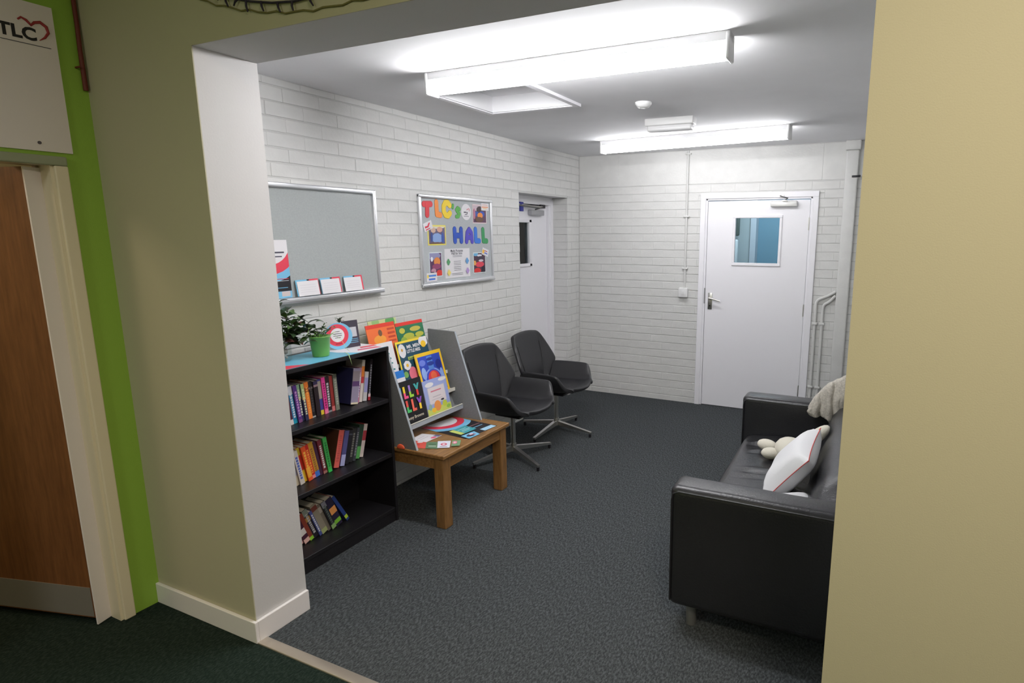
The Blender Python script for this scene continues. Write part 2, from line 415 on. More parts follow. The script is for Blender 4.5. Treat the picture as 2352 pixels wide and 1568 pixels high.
# hall left wall, green, with the doorway
GY0 = -0.155; GZ = 1.955; GYf = -0.96
b = MB()
b.box(-0.2, XG, GY0, 0.05, 0, HH, green_paint); b.box(-0.2, XG, GYf, GY0, GZ, HH, green_paint); b.box(-0.2, XG, -4, GYf, 0, HH, green_paint)
b.build('wall_hall_left', kind='structure')
b = MB(); b.box(-1.6, -1.5, -2.2, 1.2, 0, HH, cream_trim); b.box(-1.6, -0.2, 1.1, 1.2, 0, HH, cream_trim); b.box(-1.6, -0.2, -2.3, -2.2, 0, HH, cream_trim)
b.box(-1.6, -0.2, -2.3, 1.2, 2.5, 2.6, cream_trim); b.build('wall_side_room', kind='structure')
b = MB(); b.box(-1.5, -0.2, 1.25, 4.3, 0, 0.02, black_ash); b.box(-1.5, -1.4, 2.6, 4.4, 0, H, paper(60, 64, 72)); b.box(-1.5, -0.2, 4.3, 4.4, 0, H, paper(60, 64, 72)); b.box(-1.5, -0.2, 2.5, 2.6, 0, H, paper(60, 64, 72)); b.box(-1.5, -0.2, 2.5, 4.4, H, H + .1, paper(60, 64, 72)); b.build('wall_store', kind='structure')
# back room beyond the glazed door
teal = mat('teal_paint', (0.12, 0.25, 0.35), 0.6); pale = mat('pale_blue_grey_paint', (0.36, 0.42, 0.46), 0.5)
b = MB(); b.box(0.6, 3.4, 6.0, 6.1, 0, 2.6, teal); b.box(0.5, 0.6, 4.37, 6.1, 0, 2.6, pale); b.box(3.4, 3.5, 4.37, 6.1, 0, 2.6, teal); b.box(0.5, 3.5, 4.37, 6.1, 2.6, 2.7, ceil_paint); b.box(0.5, 3.5, 4.4, 6.1, -0.05, 0, carpet_room)
b.box(1.22, 1.50, 5.86, 6.0, 0, 2.5, pale); b.box(1.48, 1.545, 5.84, 6.0, 0, 2.5, mat('pale_frame', (0.45, 0.5, 0.58), 0.5))
b.build('wall_back_room', kind='structure')
b = MB()   # pale clothes hanging just beyond the door glass, seen at its left edge
b.rbox(1.27, 1.36, 5.70, 5.78, 1.25, 1.62, 0.02, paper(200, 208, 214)); b.rbox(1.24, 1.37, 5.72, 5.79, 1.66, 1.95, 0.02, paper(70, 84, 84)); b.tube([(1.24, 5.8, 1.97), (1.40, 5.8, 1.97)], 0.006, steel)
b.rbox(1.22, 1.36, 5.70, 5.8, 0.9, 1.24, 0.02, paper(64, 62, 84))
b.build('coat', label='pale and dark coats hanging behind the square door window', cat='coat', origin=(1.3, 5.8, 1.97))

# ------------------------------------------------------------------ skirting
b = MB()
b.rbox(XG, XP + 0.015, -0.015, 0.0, 0, 0.0967, 0.003, trim_white, 2, smooth=False); b.build('baseboard_opening', kind='structure')
b = MB(); b.rbox(XP, XP + 0.015, -0.0005, T0, 0, 0.0967, 0.003, trim_white, 2, smooth=False); b.build('baseboard_jamb', kind='structure')
# boxed pipe casing in the far right corner
b = MB(); b.rbox(2.545, 2.645, L - 0.05, L, 0, 2.385, 0.012, brick_paint, 3); b.rbox(2.535, 2.655, L - 0.06, L, 2.385, H, 0.008, brick_paint, 2); b.build('trim_2', kind='structure')
# conduits
b = MB(); b.tube([(1.157, L - 0.012, 2.46), (1.157, L - 0.012, 1.15)], 0.0095, brick_paint, 10)
cd = b.build('cable_conduit', label='thin painted conduit running down the back wall to the switch', cat='conduit', origin=(1.157, L - 0.012, 1.2))
for z in (1.85, 1.354, 2.43):
    q = MB(); q.rbox(1.128, 1.186, L - 0.024, L + 0.002, z - 0.008, z + 0.008, 0.003, brick_paint, 2)
    o = q.build('saddle_clip', cd); o.matrix_parent_inverse = Matrix.Translation((-1.157, -(L - 0.012), -1.2))
for i, (x, dz, lb) in enumerate(((2.382, 0.0, 'left of two thin painted pipes bending right beside the back door'), (2.442, -0.035, 'right of two thin painted pipes bending right beside the back door'))):
    q = MB(); y = L - 0.016
    pts = [(x, y, 0.0), (x, y, 1.06 + dz)] + [(x + 0.05 - 0.05 * math.cos(R(a)), y, 1.06 + dz + 0.06 * math.sin(R(a))) for a in (15, 30, 45, 60, 75)] + [(2.48 + i * .03, y, 1.145 + dz), (2.54, y, 1.185 + dz)]
    q.tube(pts, 0.0125, brick_paint, 10)
    for z in (0.3, 0.89): q.rbox(x - 0.022, x + 0.022, L - 0.034, L + 0.002, z - 0.01, z + 0.01, 0.003, brick_paint, 2)
    q.build('wall_pipe', label=lb, cat='pipe', group='twin pipes beside the back door', origin=(x, y, 0))
b = MB(); b.rbox(2.60, 2.668, L - 0.062, L - 0.048, 2.160, 2.176, 0.002, black_p, 1); b.rbox(2.655, 2.668, L - 0.11, L - 0.055, 2.162, 2.174, 0.002, black_p, 1)
b.build('bracket', label='small black bracket on the painted pipe casing in the far corner', cat='bracket', origin=(2.63, L - 0.09, 2.168))
sb = empty('light_switch', (1.148, L, 1.117), label='white surface-mounted switch on the back wall beside the door', cat='switch')
b = MB(); b.rbox(-0.046, 0.046, -0.036, 0.001, -0.046, 0.046, 0.006, white_plastic); b.build('switch_box', sb)
b = MB(); b.rbox(-0.012, 0.012, -0.041, -0.034, -0.02, 0.02, 0.002, white_plastic, 2); b.build('rocker', sb)

# ------------------------------------------------------------------ doors
dr = empty('door_1', ((DX0 + DX1) / 2, L, 0), kind='structure')
def P(o): o.matrix_parent_inverse = Matrix.Translation(-o.parent.location) if o.parent.type == 'EMPTY' or True else I4; return o
b = MB()   # architrave with a moulded step
for x0, x1, z0, z1 in ((DX0, DX0 + 0.05, 0, DZ - 0.05), (DX1 - 0.05, DX1, 0, DZ - 0.05), (DX0, DX1, DZ - 0.05, DZ)):
    b.rbox(x0, x1, L - 0.018, L + 0.03, z0, z1, 0.003, door_white, 1, smooth=False)
b.rbox(DX0 + 0.046, DX0 + 0.068, L - 0.006, L + 0.06, 0, DZ - 0.045, 0.003, door_white, 2, smooth=False); b.rbox(DX1 - 0.068, DX1 - 0.046, L - 0.006, L + 0.06, 0, DZ - 0.045, 0.003, door_white, 2, smooth=False); b.rbox(DX0 + .05, DX1 - .05, L - 0.006, L + 0.06, DZ - 0.066, DZ - 0.045, 0.003, door_white, 2, smooth=False)
P(b.build('door_frame', dr))
lx0, lx1, lz = DX0 + 0.071, DX1 - 0.071, DZ - 0.072
ly0, ly1 = L + 0.002, L + 0.044
wx0, wx1, wz0, wz1 = 1.615, 2.038, 1.408, 1.842
b = MB()
for x0, x1, z0, z1 in ((lx0, wx0, 0.006, lz), (wx1, lx1, 0.006, lz), (wx0, wx1, 0.006, wz0), (wx0, wx1, wz1, lz)):
    b.box(x0, x1, ly0, ly1, z0, z1, door_white)
P(b.build('door_leaf', dr))
b = MB()
for x0, x1, z0, z1 in ((wx0 - 0.011, wx0 + 0.014, wz0 + 0.010, wz1 - 0.010), (wx1 - 0.014, wx1 + 0.011, wz0 + 0.010, wz1 - 0.010), (wx0 - 0.012, wx1 + 0.012, wz1 - 0.012, wz1 + 0.016), (wx0 - 0.012, wx1 + 0.012, wz0 - 0.016, wz0 + 0.012)):
    b.rbox(x0, x1, ly0 - 0.012, ly0 + 0.02, z0, z1, 0.004, door_white, 1, smooth=False)
P(b.build('window_bead', dr))
b = MB(); b.box(wx0, wx1, ly0 + 0.018, ly0 + 0.024, wz0, wz1, pane_glass); P(b.build('glass_pane', dr))
b = MB(); b.rbox(1.392, 1.434, ly0 - 0.008, ly0 + 0.002, 0.965, 1.125, 0.003, steel, 2)
b.tube([(1.413, ly0 - 0.006, 1.075), (1.413, ly0 - 0.05, 1.075)], 0.009, steel); b.tube([(1.410, ly0 - 0.05, 1.076), (1.44, ly0 - 0.052, 1.072), (1.52, ly0 - 0.05, 1.052)], [0.009, 0.009, 0.007], steel)
b.cyl((1.413, ly0 - 0.0095, 1.0), (1.413, ly0 - 0.007, 1.0), 0.007, 0.007, black_p)
P(b.build('door_handle', dr))
b = MB(); b.box(1.352, 1.362, L - 0.008, L + 0.01, 1.02, 1.17, mat('keep_plate', (0.45, 0.45, 0.47), 0.4, 0.6)); P(b.build('strike_plate', dr))
b = MB(); b.rbox(1.940, 2.170, ly0 - 0.05, ly0, 1.928, 1.978, 0.008, mat('closer_body', (0.78, 0.78, 0.76), 0.35, 0.2), 3)
P(b.build('door_closer', dr))
b = MB(); b.box(2.045, 2.085, ly0 - 0.075, ly0 - 0.05, 1.975, 1.984, steel); b.tube([(2.07, ly0 - 0.06, 1.985), (2.10, ly0 - 0.14, 1.995), (2.02, ly0 - 0.04, 2.022)], 0.006, mat('dark_steel', (0.2, 0.2, 0.2), 0.4, 0.8)); b.box(1.99, 2.05, ly0 - 0.03, ly0 - 0.018, 2.012, 2.03, steel)
P(b.build('closer_arm', dr))
for z in (1.775, 1.0, 0.24):
    b = MB(); b.box(lx1 - 0.006, lx1 + 0.008, ly0 - 0.007, ly0 + 0.002, z - 0.055, z + 0.055, steel); b.cyl((lx1 + 0.001, ly0 - 0.008, z - 0.055), (lx1 + 0.001, ly0 - 0.008, z + 0.055), 0.004, 0.004, steel, 8); P(b.build('hinge', dr))
# side door in the recess of the left wall
d2 = empty('door_2', (-0.2, (RY0 + RY1) / 2, 0), kind='structure')
b = MB(); b.rbox(-0.235, -0.17, RY1 - 0.075, RY1 + 0.002, 0, RZ - 0.0755, 0.004, door_white, 2, smooth=False); b.rbox(-0.235, -0.17, RY0 - 0.002, RY0 + 0.06, 0, RZ - 0.0755, 0.004, door_white, 2, smooth=False); b.rbox(-0.235, -0.17, RY0, RY1, RZ - 0.075, RZ + 0.001, 0.004, door_white, 2, smooth=False)
b.rbox(-0.18, -0.162, RY1 - 0.045, RY1 + 0.001, 0, RZ - 0.02, 0.003, door_white, 2, smooth=False)
P(b.build('door_frame', d2))
sy0, sy1, vy0, vy1, vz0, vz1 = RY0 + 0.062, RY1 - 0.135, RY0 + 0.15, 3.584, 1.395, 1.80
b = MB()
for y0, y1, z0, z1 in ((sy0, vy0, 0.006, 1.955), (vy1, RY1 - 0.078, 0.006, 1.955), (vy0, vy1, 0.006, vz0), (vy0, vy1, vz1, 1.955)): b.box(-0.245, -0.2, y0, y1, z0, z1, door_white)
P(b.build('door_leaf', d2))
b = MB()
for y0, y1, z0, z1 in ((vy0 - .012, vy0 + .012, vz0 - .02, vz1 + .02), (vy1 - .012, vy1 + .03, vz0 - .02, vz1 + .02), (vy0 - .012, vy1 + .03, vz1 - .01, vz1 + .022), (vy0 - .012, vy1 + .03, vz0 - .022, vz0 + .01)): b.rbox(-0.21, -0.188, y0, y1, z0, z1, 0.004, door_white, 2)
P(b.build('window_bead', d2))
b = MB(); b.box(-0.228, -0.222, vy0, vy1, vz0, vz1, pane_glass); P(b.build('glass_pane', d2))
b = MB(); b.rbox(-0.2, -0.15, 3.56, 3.80, 1.86, 1.91, 0.008, mat('closer_body_grey', (0.42, 0.42, 0.44), 0.4, 0.4), 3); P(b.build('door_closer', d2))
b = MB(); b.tube([(-0.16, 3.64, 1.915), (-0.1, 3.62, 1.925), (-0.16, 3.30, 1.945)], 0.007, MATS['dark_steel']); b.tube([(-0.165, 3.82, 1.945), (-0.15, 3.60, 1.94), (-0.165, 3.34, 1.955)], 0.008, steel); b.rbox(-0.175, -0.155, 3.74, 3.83, 1.93, 1.965, 0.004, black_p, 2); P(b.build('closer_arm', d2))
b = MB(); b.rbox(-0.17, -0.155, 3.36, 3.42, 1.89, 1.975, 0.004, paper(44, 50, 150), 2); P(b.build('blue_bracket', d2))
# brown hall door, standing open into the side room
d3 = empty('door_3', (XG, GY0, 0), kind='structure')
b = MB(); b.rbox(XG - 0.005, XG + 0.016, GY0 - 0.003, GY0 + 0.042, 0, GZ - 0.0055, 0.005, cream_trim, 3, smooth=False); b.rbox(XG - 0.005, XG + 0.016, GYf, GY0 + 0.042, GZ - 0.005, GZ + 0.03, 0.005, mat('frame_head_grey', (0.32, 0.35, 0.24), 0.5), 2, smooth=False)
P(b.build('architrave', d3))
b = MB(); b.box(-0.2, XG, GY0 - 0.012, GY0 + 0.001, 0, GZ, cream_trim); b.box(-0.2, XG, GYf, GY0, GZ - 0.003, GZ + 0.001, cream_trim); b.box(-0.2, -0.17, GY0 - 0.022, GY0, 0, GZ, mat('shade_toned_stop', (0.42, 0.33, 0.22), 0.5)); P(b.build('door_lining', d3))  # stop is browner than the lining: groove shadow put into its colour
A = Vector((-0.150, -0.225, 0)); du = Vector((-0.964, -0.266, 0)).normalized()
Md = frame(A, du, (0, 0, 1))              # n = u x v points away from camera or towards it
if Md.col[2].to_3d().dot(CAM - A) < 0: sgn = -1
else: sgn = 1
edge_white = mat('door_edge_white', (0.85, 0.80, 0.80), 0.45)
b = MB(); b.prism(rect(0.004, 0.76, 0.034, GZ - 0.012), 0.0, -sgn * 0.055, brown_door, Md); P(b.build('door_leaf', d3))
b = MB(); b.prism(rect(-0.003, 0.004, 0.004, GZ - 0.012), 0.002 * sgn, -sgn * 0.060, edge_white, Md); P(b.build('door_edge', d3))
b = MB(); b.prism(rect(0.012, 0.75, 0.040, 0.178), 0.0, sgn * 0.002, mat('kick_plate_grey', (0.30, 0.28, 0.25), 0.4, 0.3), Md); P(b.build('kick_plate', d3))

# ------------------------------------------------------------------ hall items
def gw(y, z): return frame((XG, y, z), (0, 1, 0), (0, 0, 1))
sg = empty('sign_board', (XG, -0.5, 2.0), label='large white sign board with black lettering and red heart above brown door', cat='sign')
b = MB(); b.box(XG - 0.001, XG + 0.008, -0.95, -0.087, 2.0, 2.53, mat('sign_white', (0.80, 0.74, 0.74), 0.5)); P(b.build('panel', sg))
b = MB(); G = gw(-0.252, 2.392); b.text('TLC', 0.060, -0.008, 0.006, 0.0086, black_p, G, bold=0.0022, sx=1.05)
b.box(-0.01, 0.145, -0.012, -0.0095, 0.0084, 0.0088, ink, G); P(b.build('lettering', sg))
b = MB(); hp = [(0.055, 0.068), (0.066, 0.078), (0.080, 0.072), (0.093, 0.058), (0.104, 0.070), (0.122, 0.076), (0.139, 0.064), (0.143, 0.044), (0.130, 0.024), (0.112, 0.010)]
b.tube([(x, y, 0.0085) for x, y in hp], [0.003, 0.004, 0.005, 0.005, 0.005, 0.006, 0.006, 0.005, 0.004, 0.001], mat('heart_red', (0.35, 0.03, 0.035), 0.5), 6, G); P(b.build('heart_emblem', sg))
for y in (-0.19,):
    q = MB(); q.cyl((XG + 0.007, y, 2.03), (XG + 0.011, y, 2.03), 0.006, 0.006, paper(90, 84, 90), 12); P(q.build('screw', sg))
b = MB()
rb = mat('red_brown_ribbon', (0.15, 0.025, 0.015), 0.6)
b.tube([(XG + 0.012, -0.014, 2.72), (XG + 0.011, -0.012, 2.5), (XG + 0.013, -0.015, 2.40), (XG + 0.011, -0.013, 2.25)], [0.008, 0.008, 0.008, 0.009], rb, 8)
b.box(XG + 0.001, XG + 0.03, -0.035, -0.03, 2.33, 2.336, rb)
b.build('hanging_ribbon', label='dark red ribbon hanging down the corner of the green wall', cat='ribbon', origin=(XG + 0.012, -0.014, 2.72))
# fringe decoration above the opening
fr = empty('fringe_garland', (1.0, -0.01, 2.44), label='dark purple string garland with short fringe above the opening', cat='garland')
pu = mat('dark_purple', (0.02, 0.012, 0.03), 0.6)
b = MB(); b.tube([(0.72, -0.008, 2.492), (0.80, -0.008, 2.462), (0.92, -0.008, 2.432), (1.02, -0.008, 2.413), (1.12, -0.008, 2.403), (1.24, -0.008, 2.405), (1.40, -0.008, 2.42)], 0.0035, pu, 6); P(b.build('string', fr))
for x, zt, dx, ln in ((0.80, 2.462, 0.012, 0.030), (0.86, 2.448, -0.02, 0.018), (0.90, 2.437, 0.005, 0.035), (0.97, 2.424, 0.01, 0.030), (1.045, 2.409, 0.010, 0.028), (1.11, 2.403, 0.003, 0.026), (1.185, 2.404, 0.016, 0.026), (0.755, 2.478, 0.01, 0.02)):
    b = MB(); b.tube([(x, -0.009, zt), (x + dx * 0.5, -0.012, zt - ln * 0.5), (x + dx, -0.010, zt - ln)], [0.004, 0.0035, 0.0025], pu, 6); P(b.build('fringe_strand', fr))
b = MB(); pts = []
for i in range(22):
    t = i / 21; x = 0.66 + t * 0.86; z = 2.368 + 0.11 * ((x - 1.27) / 0.61) ** 2 * (1 if x < 1.27 else 0) + 0.004 * math.sin(i * 2.3) + (0.01 if x > 1.27 else 0) * (x - 1.27)
    pts.append((x, -0.0035, z))
b.tube(pts, 0.0028, mat('olive_cord', (0.18, 0.16, 0.05), 0.7), 6)
b.build('cord', label='thin olive cord sagging across the wall above the opening', cat='cord', origin=(1.0, -0.006, 2.38))

# ------------------------------------------------------------------ ceiling fittings
def tube_light(x0, y0, x1, y1, label, glow):
    L_ = math.hypot(x1 - x0, y1 - y0); rz = math.atan2(y1 - y0, x1 - x0)
    e = empty('tube_light', ((x0 + x1) / 2, (y0 + y1) / 2, H), rz, label, 'ceiling light', 'tube lights on the ceiling')
    h = L_ / 2; b = MB(); b.rbox(-h, h, -0.041, 0.041, -0.038, 0.001, 0.003, white_plastic, 1, smooth=False); b.build('light_body', e)
    b = MB(); pr = [(-0.040, -0.0385), (-0.0415, -0.066)]
    for i in range(1, 12):
        a = R(180 + 180 * i / 12); pr.append((0.0415 * math.cos(a), -0.066 + 0.034 * math.sin(a)))
    pr += [(0.0415, -0.066), (0.040, -0.0385)]
    b.prism(pr, -h + 0.014, h - 0.014, glow, frame((0, 0, 0), (0, 1, 0), (0, 0, 1)))
    b.build('diffuser', e)
    for s in (-1, 1):
        b = MB(); a, c = sorted((s * h, s * (h - 0.014))); b.rbox(a, c, -0.048, 0.048, -0.104, -0.002, 0.006, white_plastic, 2); b.build('end_cap', e)
tube_light(0.757, 1.065, 2.247, 1.055, 'nearer and larger white tube light on the ceiling', glow)
tube_light(0.632, 3.44, 2.205, 3.25, 'farther tube light on the ceiling above the back door side', glow2)
em = empty('emergency_light', (1.487, 2.66, H), 0.03, 'small white rectangular emergency light between the tube lights', 'ceiling light')
b = MB(); b.rbox(-0.17, 0.17, -0.05, 0.05, -0.05, 0.001, 0.008, white_plastic); b.build('housing', em)
b = MB(); b.rbox(-0.155, 0.155, -0.04, 0.04, -0.085, -0.045, 0.012, mat('frosted_cover', (0.85, 0.85, 0.86), 0.3)); b.build('cover', em)
b = MB(); b.lathe([(0.0, 0.001), (0.05, 0.001), (0.05, -0.01), (0.035, -0.028), (0.02, -0.032), (0.0, -0.032)], white_plastic, 24)
o = b.build('smoke_detector', label='small round white smoke detector on the ceiling', cat='smoke detector'); o.location = (1.494, 2.107, H)
hz = empty('loft_hatch', ((hx0 + hx1) / 2, (hy0 + hy1) / 2, H), label='square white framed loft hatch recessed in the ceiling', cat='hatch')
b = MB(); tw = 0.035
for x0, x1, y0, y1 in ((hx0 - tw, hx0, hy0 - tw, hy1 + tw), (hx1, hx1 + tw, hy0 - tw, hy1 + tw), (hx0, hx1, hy0 - tw, hy0), (hx0, hx1, hy1, hy1 + tw)): b.box(x0, x1, y0, y1, H - 0.016, H + 0.001, door_white)
P(b.build('hatch_frame', hz))
b = MB(); 
for x0, x1, y0, y1 in ((hx0, hx0 + .012, hy0, hy1), (hx1 - .012, hx1, hy0, hy1), (hx0, hx1, hy0, hy0 + .012), (hx0, hx1, hy1 - .012, hy1)): b.box(x0, x1, y0, y1, H - 0.01, H + 0.13, ceil_paint)
P(b.build('hatch_lining', hz))
b = MB(); b.box(hx0 + .01, hx1 - .01, hy0 + .01, hy1 - .01, H + 0.085, H + 0.11, ceil_paint); P(b.build('hatch_panel', hz))

# ------------------------------------------------------------------ whiteboard and notice board
def board(name, y0, y1, z0, z1, face, fw, label, cat, lip=0.03):
    e = empty(name, (0, (y0 + y1) / 2, z0), label=label, cat=cat)
    b = MB(); tb_ = 0.012 if lip < 0.035 else 0.027; tt_ = 0.012 if lip < 0.035 else 0.006
    b.prism([(0.0005, z0 + 0.005), (tb_, z0 + 0.005), (tt_, z1 - 0.005), (0.0005, z1 - 0.005)], 0, y1 - y0 - 0.01, face, frame((0, y1 - 0.005, 0), (1, 0, 0), (0, 0, 1))); P(b.build('board_panel', e))
    fx = 0.022 if lip < 0.035 else 0.030
    for x1_, a0, a1, c0, c1, in ((fx, y0, y0 + fw, z0, z1), (fx, y1 - fw, y1, z0, z1), (0.026, y0, y1, z1 - fw, z1)):
        b = MB(); b.rbox(0.0005, x1_, a0, a1, c0, c1, 0.006, alu, 3); P(b.build('frame_rail', e))
    b = MB(); b.rbox(0.0005, lip, y0, y1 + 0.006, z0 - 0.004, z0 + fw, 0.009, alu, 4); P(b.build('frame_ledge', e))
board('display_board', 0.50, 1.397, 1.3307, 1.9502, steel_board, 0.026, 'large blank grey display board with aluminium frame above the bookcase', 'board', 0.052)
board('notice_board', 1.79, 2.650, 1.3235, 1.953, grey_felt, 0.024, 'grey felt notice board with colourful letters and photos pinned on', 'notice board', 0.032)
# items on the display board
def ring_shapes(cx, cy_, r1, r2, r3): return [(disc(cx, cy_, r3), ring_blue), (disc(cx, cy_, r2), red_p), (disc(cx, cy_, r1), white_p)]
b = card(frame((0.0275, 0.60, 1.3585), (0, 1, 0), (-0.034, 0, 1)), 0.152, 0.30, black_p, ring_shapes(0.045, 0.300, 0.125, 0.175, 0.215)[0:3] + [(rect(0.02, 0.13, 0.232, 0.240), ink), (rect(0.02, 0.115, 0.212, 0.218), ink), (rect(0.06, 0.14, 0.098, 0.101), red_p), (rect(0.06, 0.14, 0.088, 0.090), white_p), (rect(0.03, 0.13, 0.052, 0.055), ring_blue), (rect(0.0, 0.15, 0.0, 0.035), ring_blue), (rect(0.09, 0.14, 0.008, 0.034), paper(210, 196, 196))])
b.build('leaflet', label='tall dark leaflet with white, red and blue rings on the display board', cat='leaflet', origin=(0.0135, 0.6, 1.353))
for i, (y, w_, lb) in enumerate(((0.785, 0.142, 'left of three white leaflets propped in the display board frame'), (0.943, 0.135, 'middle of three white leaflets propped in the display board frame'), (1.108, 0.135, 'right of three white leaflets propped in the display board frame'))):
    M0 = frame((0.045, y - 0.012, 1.3585), (0.02, 1, 0.01), (-0.16, 0.05, 1))
    b = card(M0, w_, 0.088, ring_blue, [(rect(w_ * 0.5, w_, 0.0, 0.09), black_p), (rect(w_ * 0.6, w_, 0, 0.09), red_p)])
    M1 = frame((0.0475, y - 0.006 - 0.004 * i, 1.3585), (0.02, 1, 0.01), (-0.16, 0.09, 1))
    card(M1, w_ * 0.93, 0.080, white_p, lines(0.015, w_ * 0.8, (0.02, 0.032, 0.044, 0.058), 0.0012, paper(206, 202, 210)), mb=b)
    b.build('leaflet', label=lb, cat='leaflet', group='white leaflets on the display board', origin=(0.03, y, 1.353))
# notice board letters (bubble cut-outs)
XN = 0.0122
def letter(ch, y, z, strokes, wd, col, label):
    b = MB(); M = lwall(y, z, XN)
    wd *= 1.15
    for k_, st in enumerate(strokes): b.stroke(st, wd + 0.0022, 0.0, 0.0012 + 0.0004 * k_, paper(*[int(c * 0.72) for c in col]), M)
    for k_, st in enumerate(strokes): b.stroke(st, wd, 0.0, 0.0024 + 0.0005 * k_, paper(*col), M)
    b.build('letter_cutout', label=label, cat='letter', group='cut-out letters on the notice board', origin=(XN, y, z))
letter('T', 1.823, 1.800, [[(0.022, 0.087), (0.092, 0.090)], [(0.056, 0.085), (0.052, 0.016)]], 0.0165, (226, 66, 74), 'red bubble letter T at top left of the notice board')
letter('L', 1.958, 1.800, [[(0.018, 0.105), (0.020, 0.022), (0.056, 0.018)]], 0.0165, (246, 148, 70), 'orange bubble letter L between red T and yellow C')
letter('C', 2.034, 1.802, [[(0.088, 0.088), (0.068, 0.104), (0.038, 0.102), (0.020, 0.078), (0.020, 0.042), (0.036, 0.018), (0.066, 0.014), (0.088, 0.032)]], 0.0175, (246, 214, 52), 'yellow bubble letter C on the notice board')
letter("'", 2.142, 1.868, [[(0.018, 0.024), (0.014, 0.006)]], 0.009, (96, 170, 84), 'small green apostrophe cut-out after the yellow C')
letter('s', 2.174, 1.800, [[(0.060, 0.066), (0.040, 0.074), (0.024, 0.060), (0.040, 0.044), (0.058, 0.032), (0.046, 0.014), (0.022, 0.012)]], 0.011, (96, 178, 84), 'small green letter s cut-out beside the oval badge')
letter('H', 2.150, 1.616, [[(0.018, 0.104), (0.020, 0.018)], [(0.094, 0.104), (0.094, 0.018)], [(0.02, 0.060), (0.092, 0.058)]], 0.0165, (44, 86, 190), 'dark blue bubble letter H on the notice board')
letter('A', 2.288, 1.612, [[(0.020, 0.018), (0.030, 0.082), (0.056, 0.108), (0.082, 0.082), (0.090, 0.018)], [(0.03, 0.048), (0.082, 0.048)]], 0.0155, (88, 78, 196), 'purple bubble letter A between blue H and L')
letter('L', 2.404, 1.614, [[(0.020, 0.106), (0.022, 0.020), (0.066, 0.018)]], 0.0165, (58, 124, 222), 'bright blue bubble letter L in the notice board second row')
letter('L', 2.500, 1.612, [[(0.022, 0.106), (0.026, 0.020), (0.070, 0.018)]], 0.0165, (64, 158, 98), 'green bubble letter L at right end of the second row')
b = MB(); M = lwall(2.315, 1.848, XN); b.prism(disc(0, 0, 0.060, 0.060), 0, 0.0015, white_p, M); b.box(-0.03, 0.0, -0.006, 0.002, 0.0015, 0.0018, ink, M); b.box(0.004, 0.016, -0.012, 0.0, 0.0015, 0.0018, ink, M); b.box(-0.032, 0.03, -0.033, -0.030, 0.0015, 0.0018, ink, M); b.box(-0.018, 0.012, -0.02, -0.015, 0.0015, 0.0018, ink, M)
b.tube([(0.006, 0.014, 0.0018), (0.014, 0.024, 0.0018), (0.022, 0.018, 0.0018), (0.032, 0.028, 0.0018), (0.040, 0.02, 0.0018), (0.034, 0.006, 0.0018)], 0.0018, red_p, 5, M)
b.build('round_badge', label='round white badge with tiny logo near top middle of notice board', cat='badge', origin=(XN, 2.315, 1.848))
def photo(y, z, w_, h, border, blobs, label, rot=0.0, bw=0.006, base=(120, 90, 90), dx=0.0):
    M = lwall(y, z, XN + dx, rot); rd = random.Random(int(y * 1000))
    sh = [(rect(bw, w_ - bw, bw, h - bw), paper(*base))]
    for cx, cy_, rx, ry, col in blobs: sh.append((clip(disc(cx * w_, cy_ * h, rx * w_, ry * h, 9), bw, w_ - bw, bw, h - bw), paper(*col)))
    b = card(M, w_, h, border, [s for s in sh if s[0]])
    b.build('photograph', label=label, cat='photo', group='photographs on the notice board', origin=(XN, y, z))
photo(2.395, 1.767, 0.180, 0.142, paper(240, 220, 222), [(0.3, 0.85, .4, .2, (210, 190, 200)), (0.5, 0.7, 0.24, 0.22, (70, 56, 60)), (0.28, 0.5, 0.16, 0.14, (60, 90, 170)), (0.66, 0.5, 0.2, 0.16, (60, 90, 190)), (0.52, 0.42, 0.2, 0.16, (244, 150, 70)), (0.45, 0.2, 0.3, 0.15, (110, 80, 66)), (0.1, 0.5, 0.08, 0.3, (200, 130, 150))], 'photo with orange and blue shapes at notice board top right', base=(100, 70, 96))
photo(1.870, 1.608, 0.195, 0.140, paper(244, 230, 110), [(0.5, 0.95, .5, .14, (230, 226, 210)), (0.3, 0.75, .14, .14, (214, 180, 160)), (0.65, 0.78, .16, .14, (220, 170, 150)), (0.5, 0.35, 0.3, 0.26, (140, 170, 220)), (0.8, 0.35, 0.08, 0.3, (60, 90, 170)), (0.2, 0.4, 0.06, 0.25, (60, 84, 150)), (0.45, 0.08, .4, .08, (110, 80, 70))], 'yellow-bordered photo at the left middle of the notice board', base=(110, 100, 130), bw=0.010)
photo(1.872, 1.388, 0.137, 0.172, paper(226, 236, 240), [(0.4, 0.85, 0.5, 0.16, (150, 150, 190)), (0.2, 0.72, .1, .1, (236, 240, 248)), (0.6, 0.62, 0.26, 0.18, (226, 140, 70)), (0.55, 0.42, 0.36, 0.12, (150, 70, 110)), (0.3, 0.25, 0.2, 0.1, (200, 150, 170)), (0.75, 0.14, 0.26, 0.14, (220, 60, 50)), (0.2, 0.12, 0.2, 0.1, (50, 36, 60))], 'portrait photo of orange and red clutter at the lower left', base=(96, 60, 96))
photo(2.383, 1.384, 0.163, 0.160, paper(230, 240, 240), [(0.2, 0.92, .2, .1, (110, 180, 220)), (0.5, 0.85, .2, .06, (230, 230, 240)), (0.55, 0.72, 0.3, 0.1, (60, 50, 70)), (0.5, 0.42, 0.36, 0.14, (226, 70, 90)), (0.1, 0.5, 0.12, 0.12, (240, 170, 90)), (0.3, 0.12, 0.28, 0.14, (222, 50, 50)), (0.8, 0.15, .14, .2, (40, 30, 50)), (0.6, 0.6, .2, .06, (210, 200, 210))], 'photo with red shapes at the lower right of the notice board', base=(80, 50, 70))
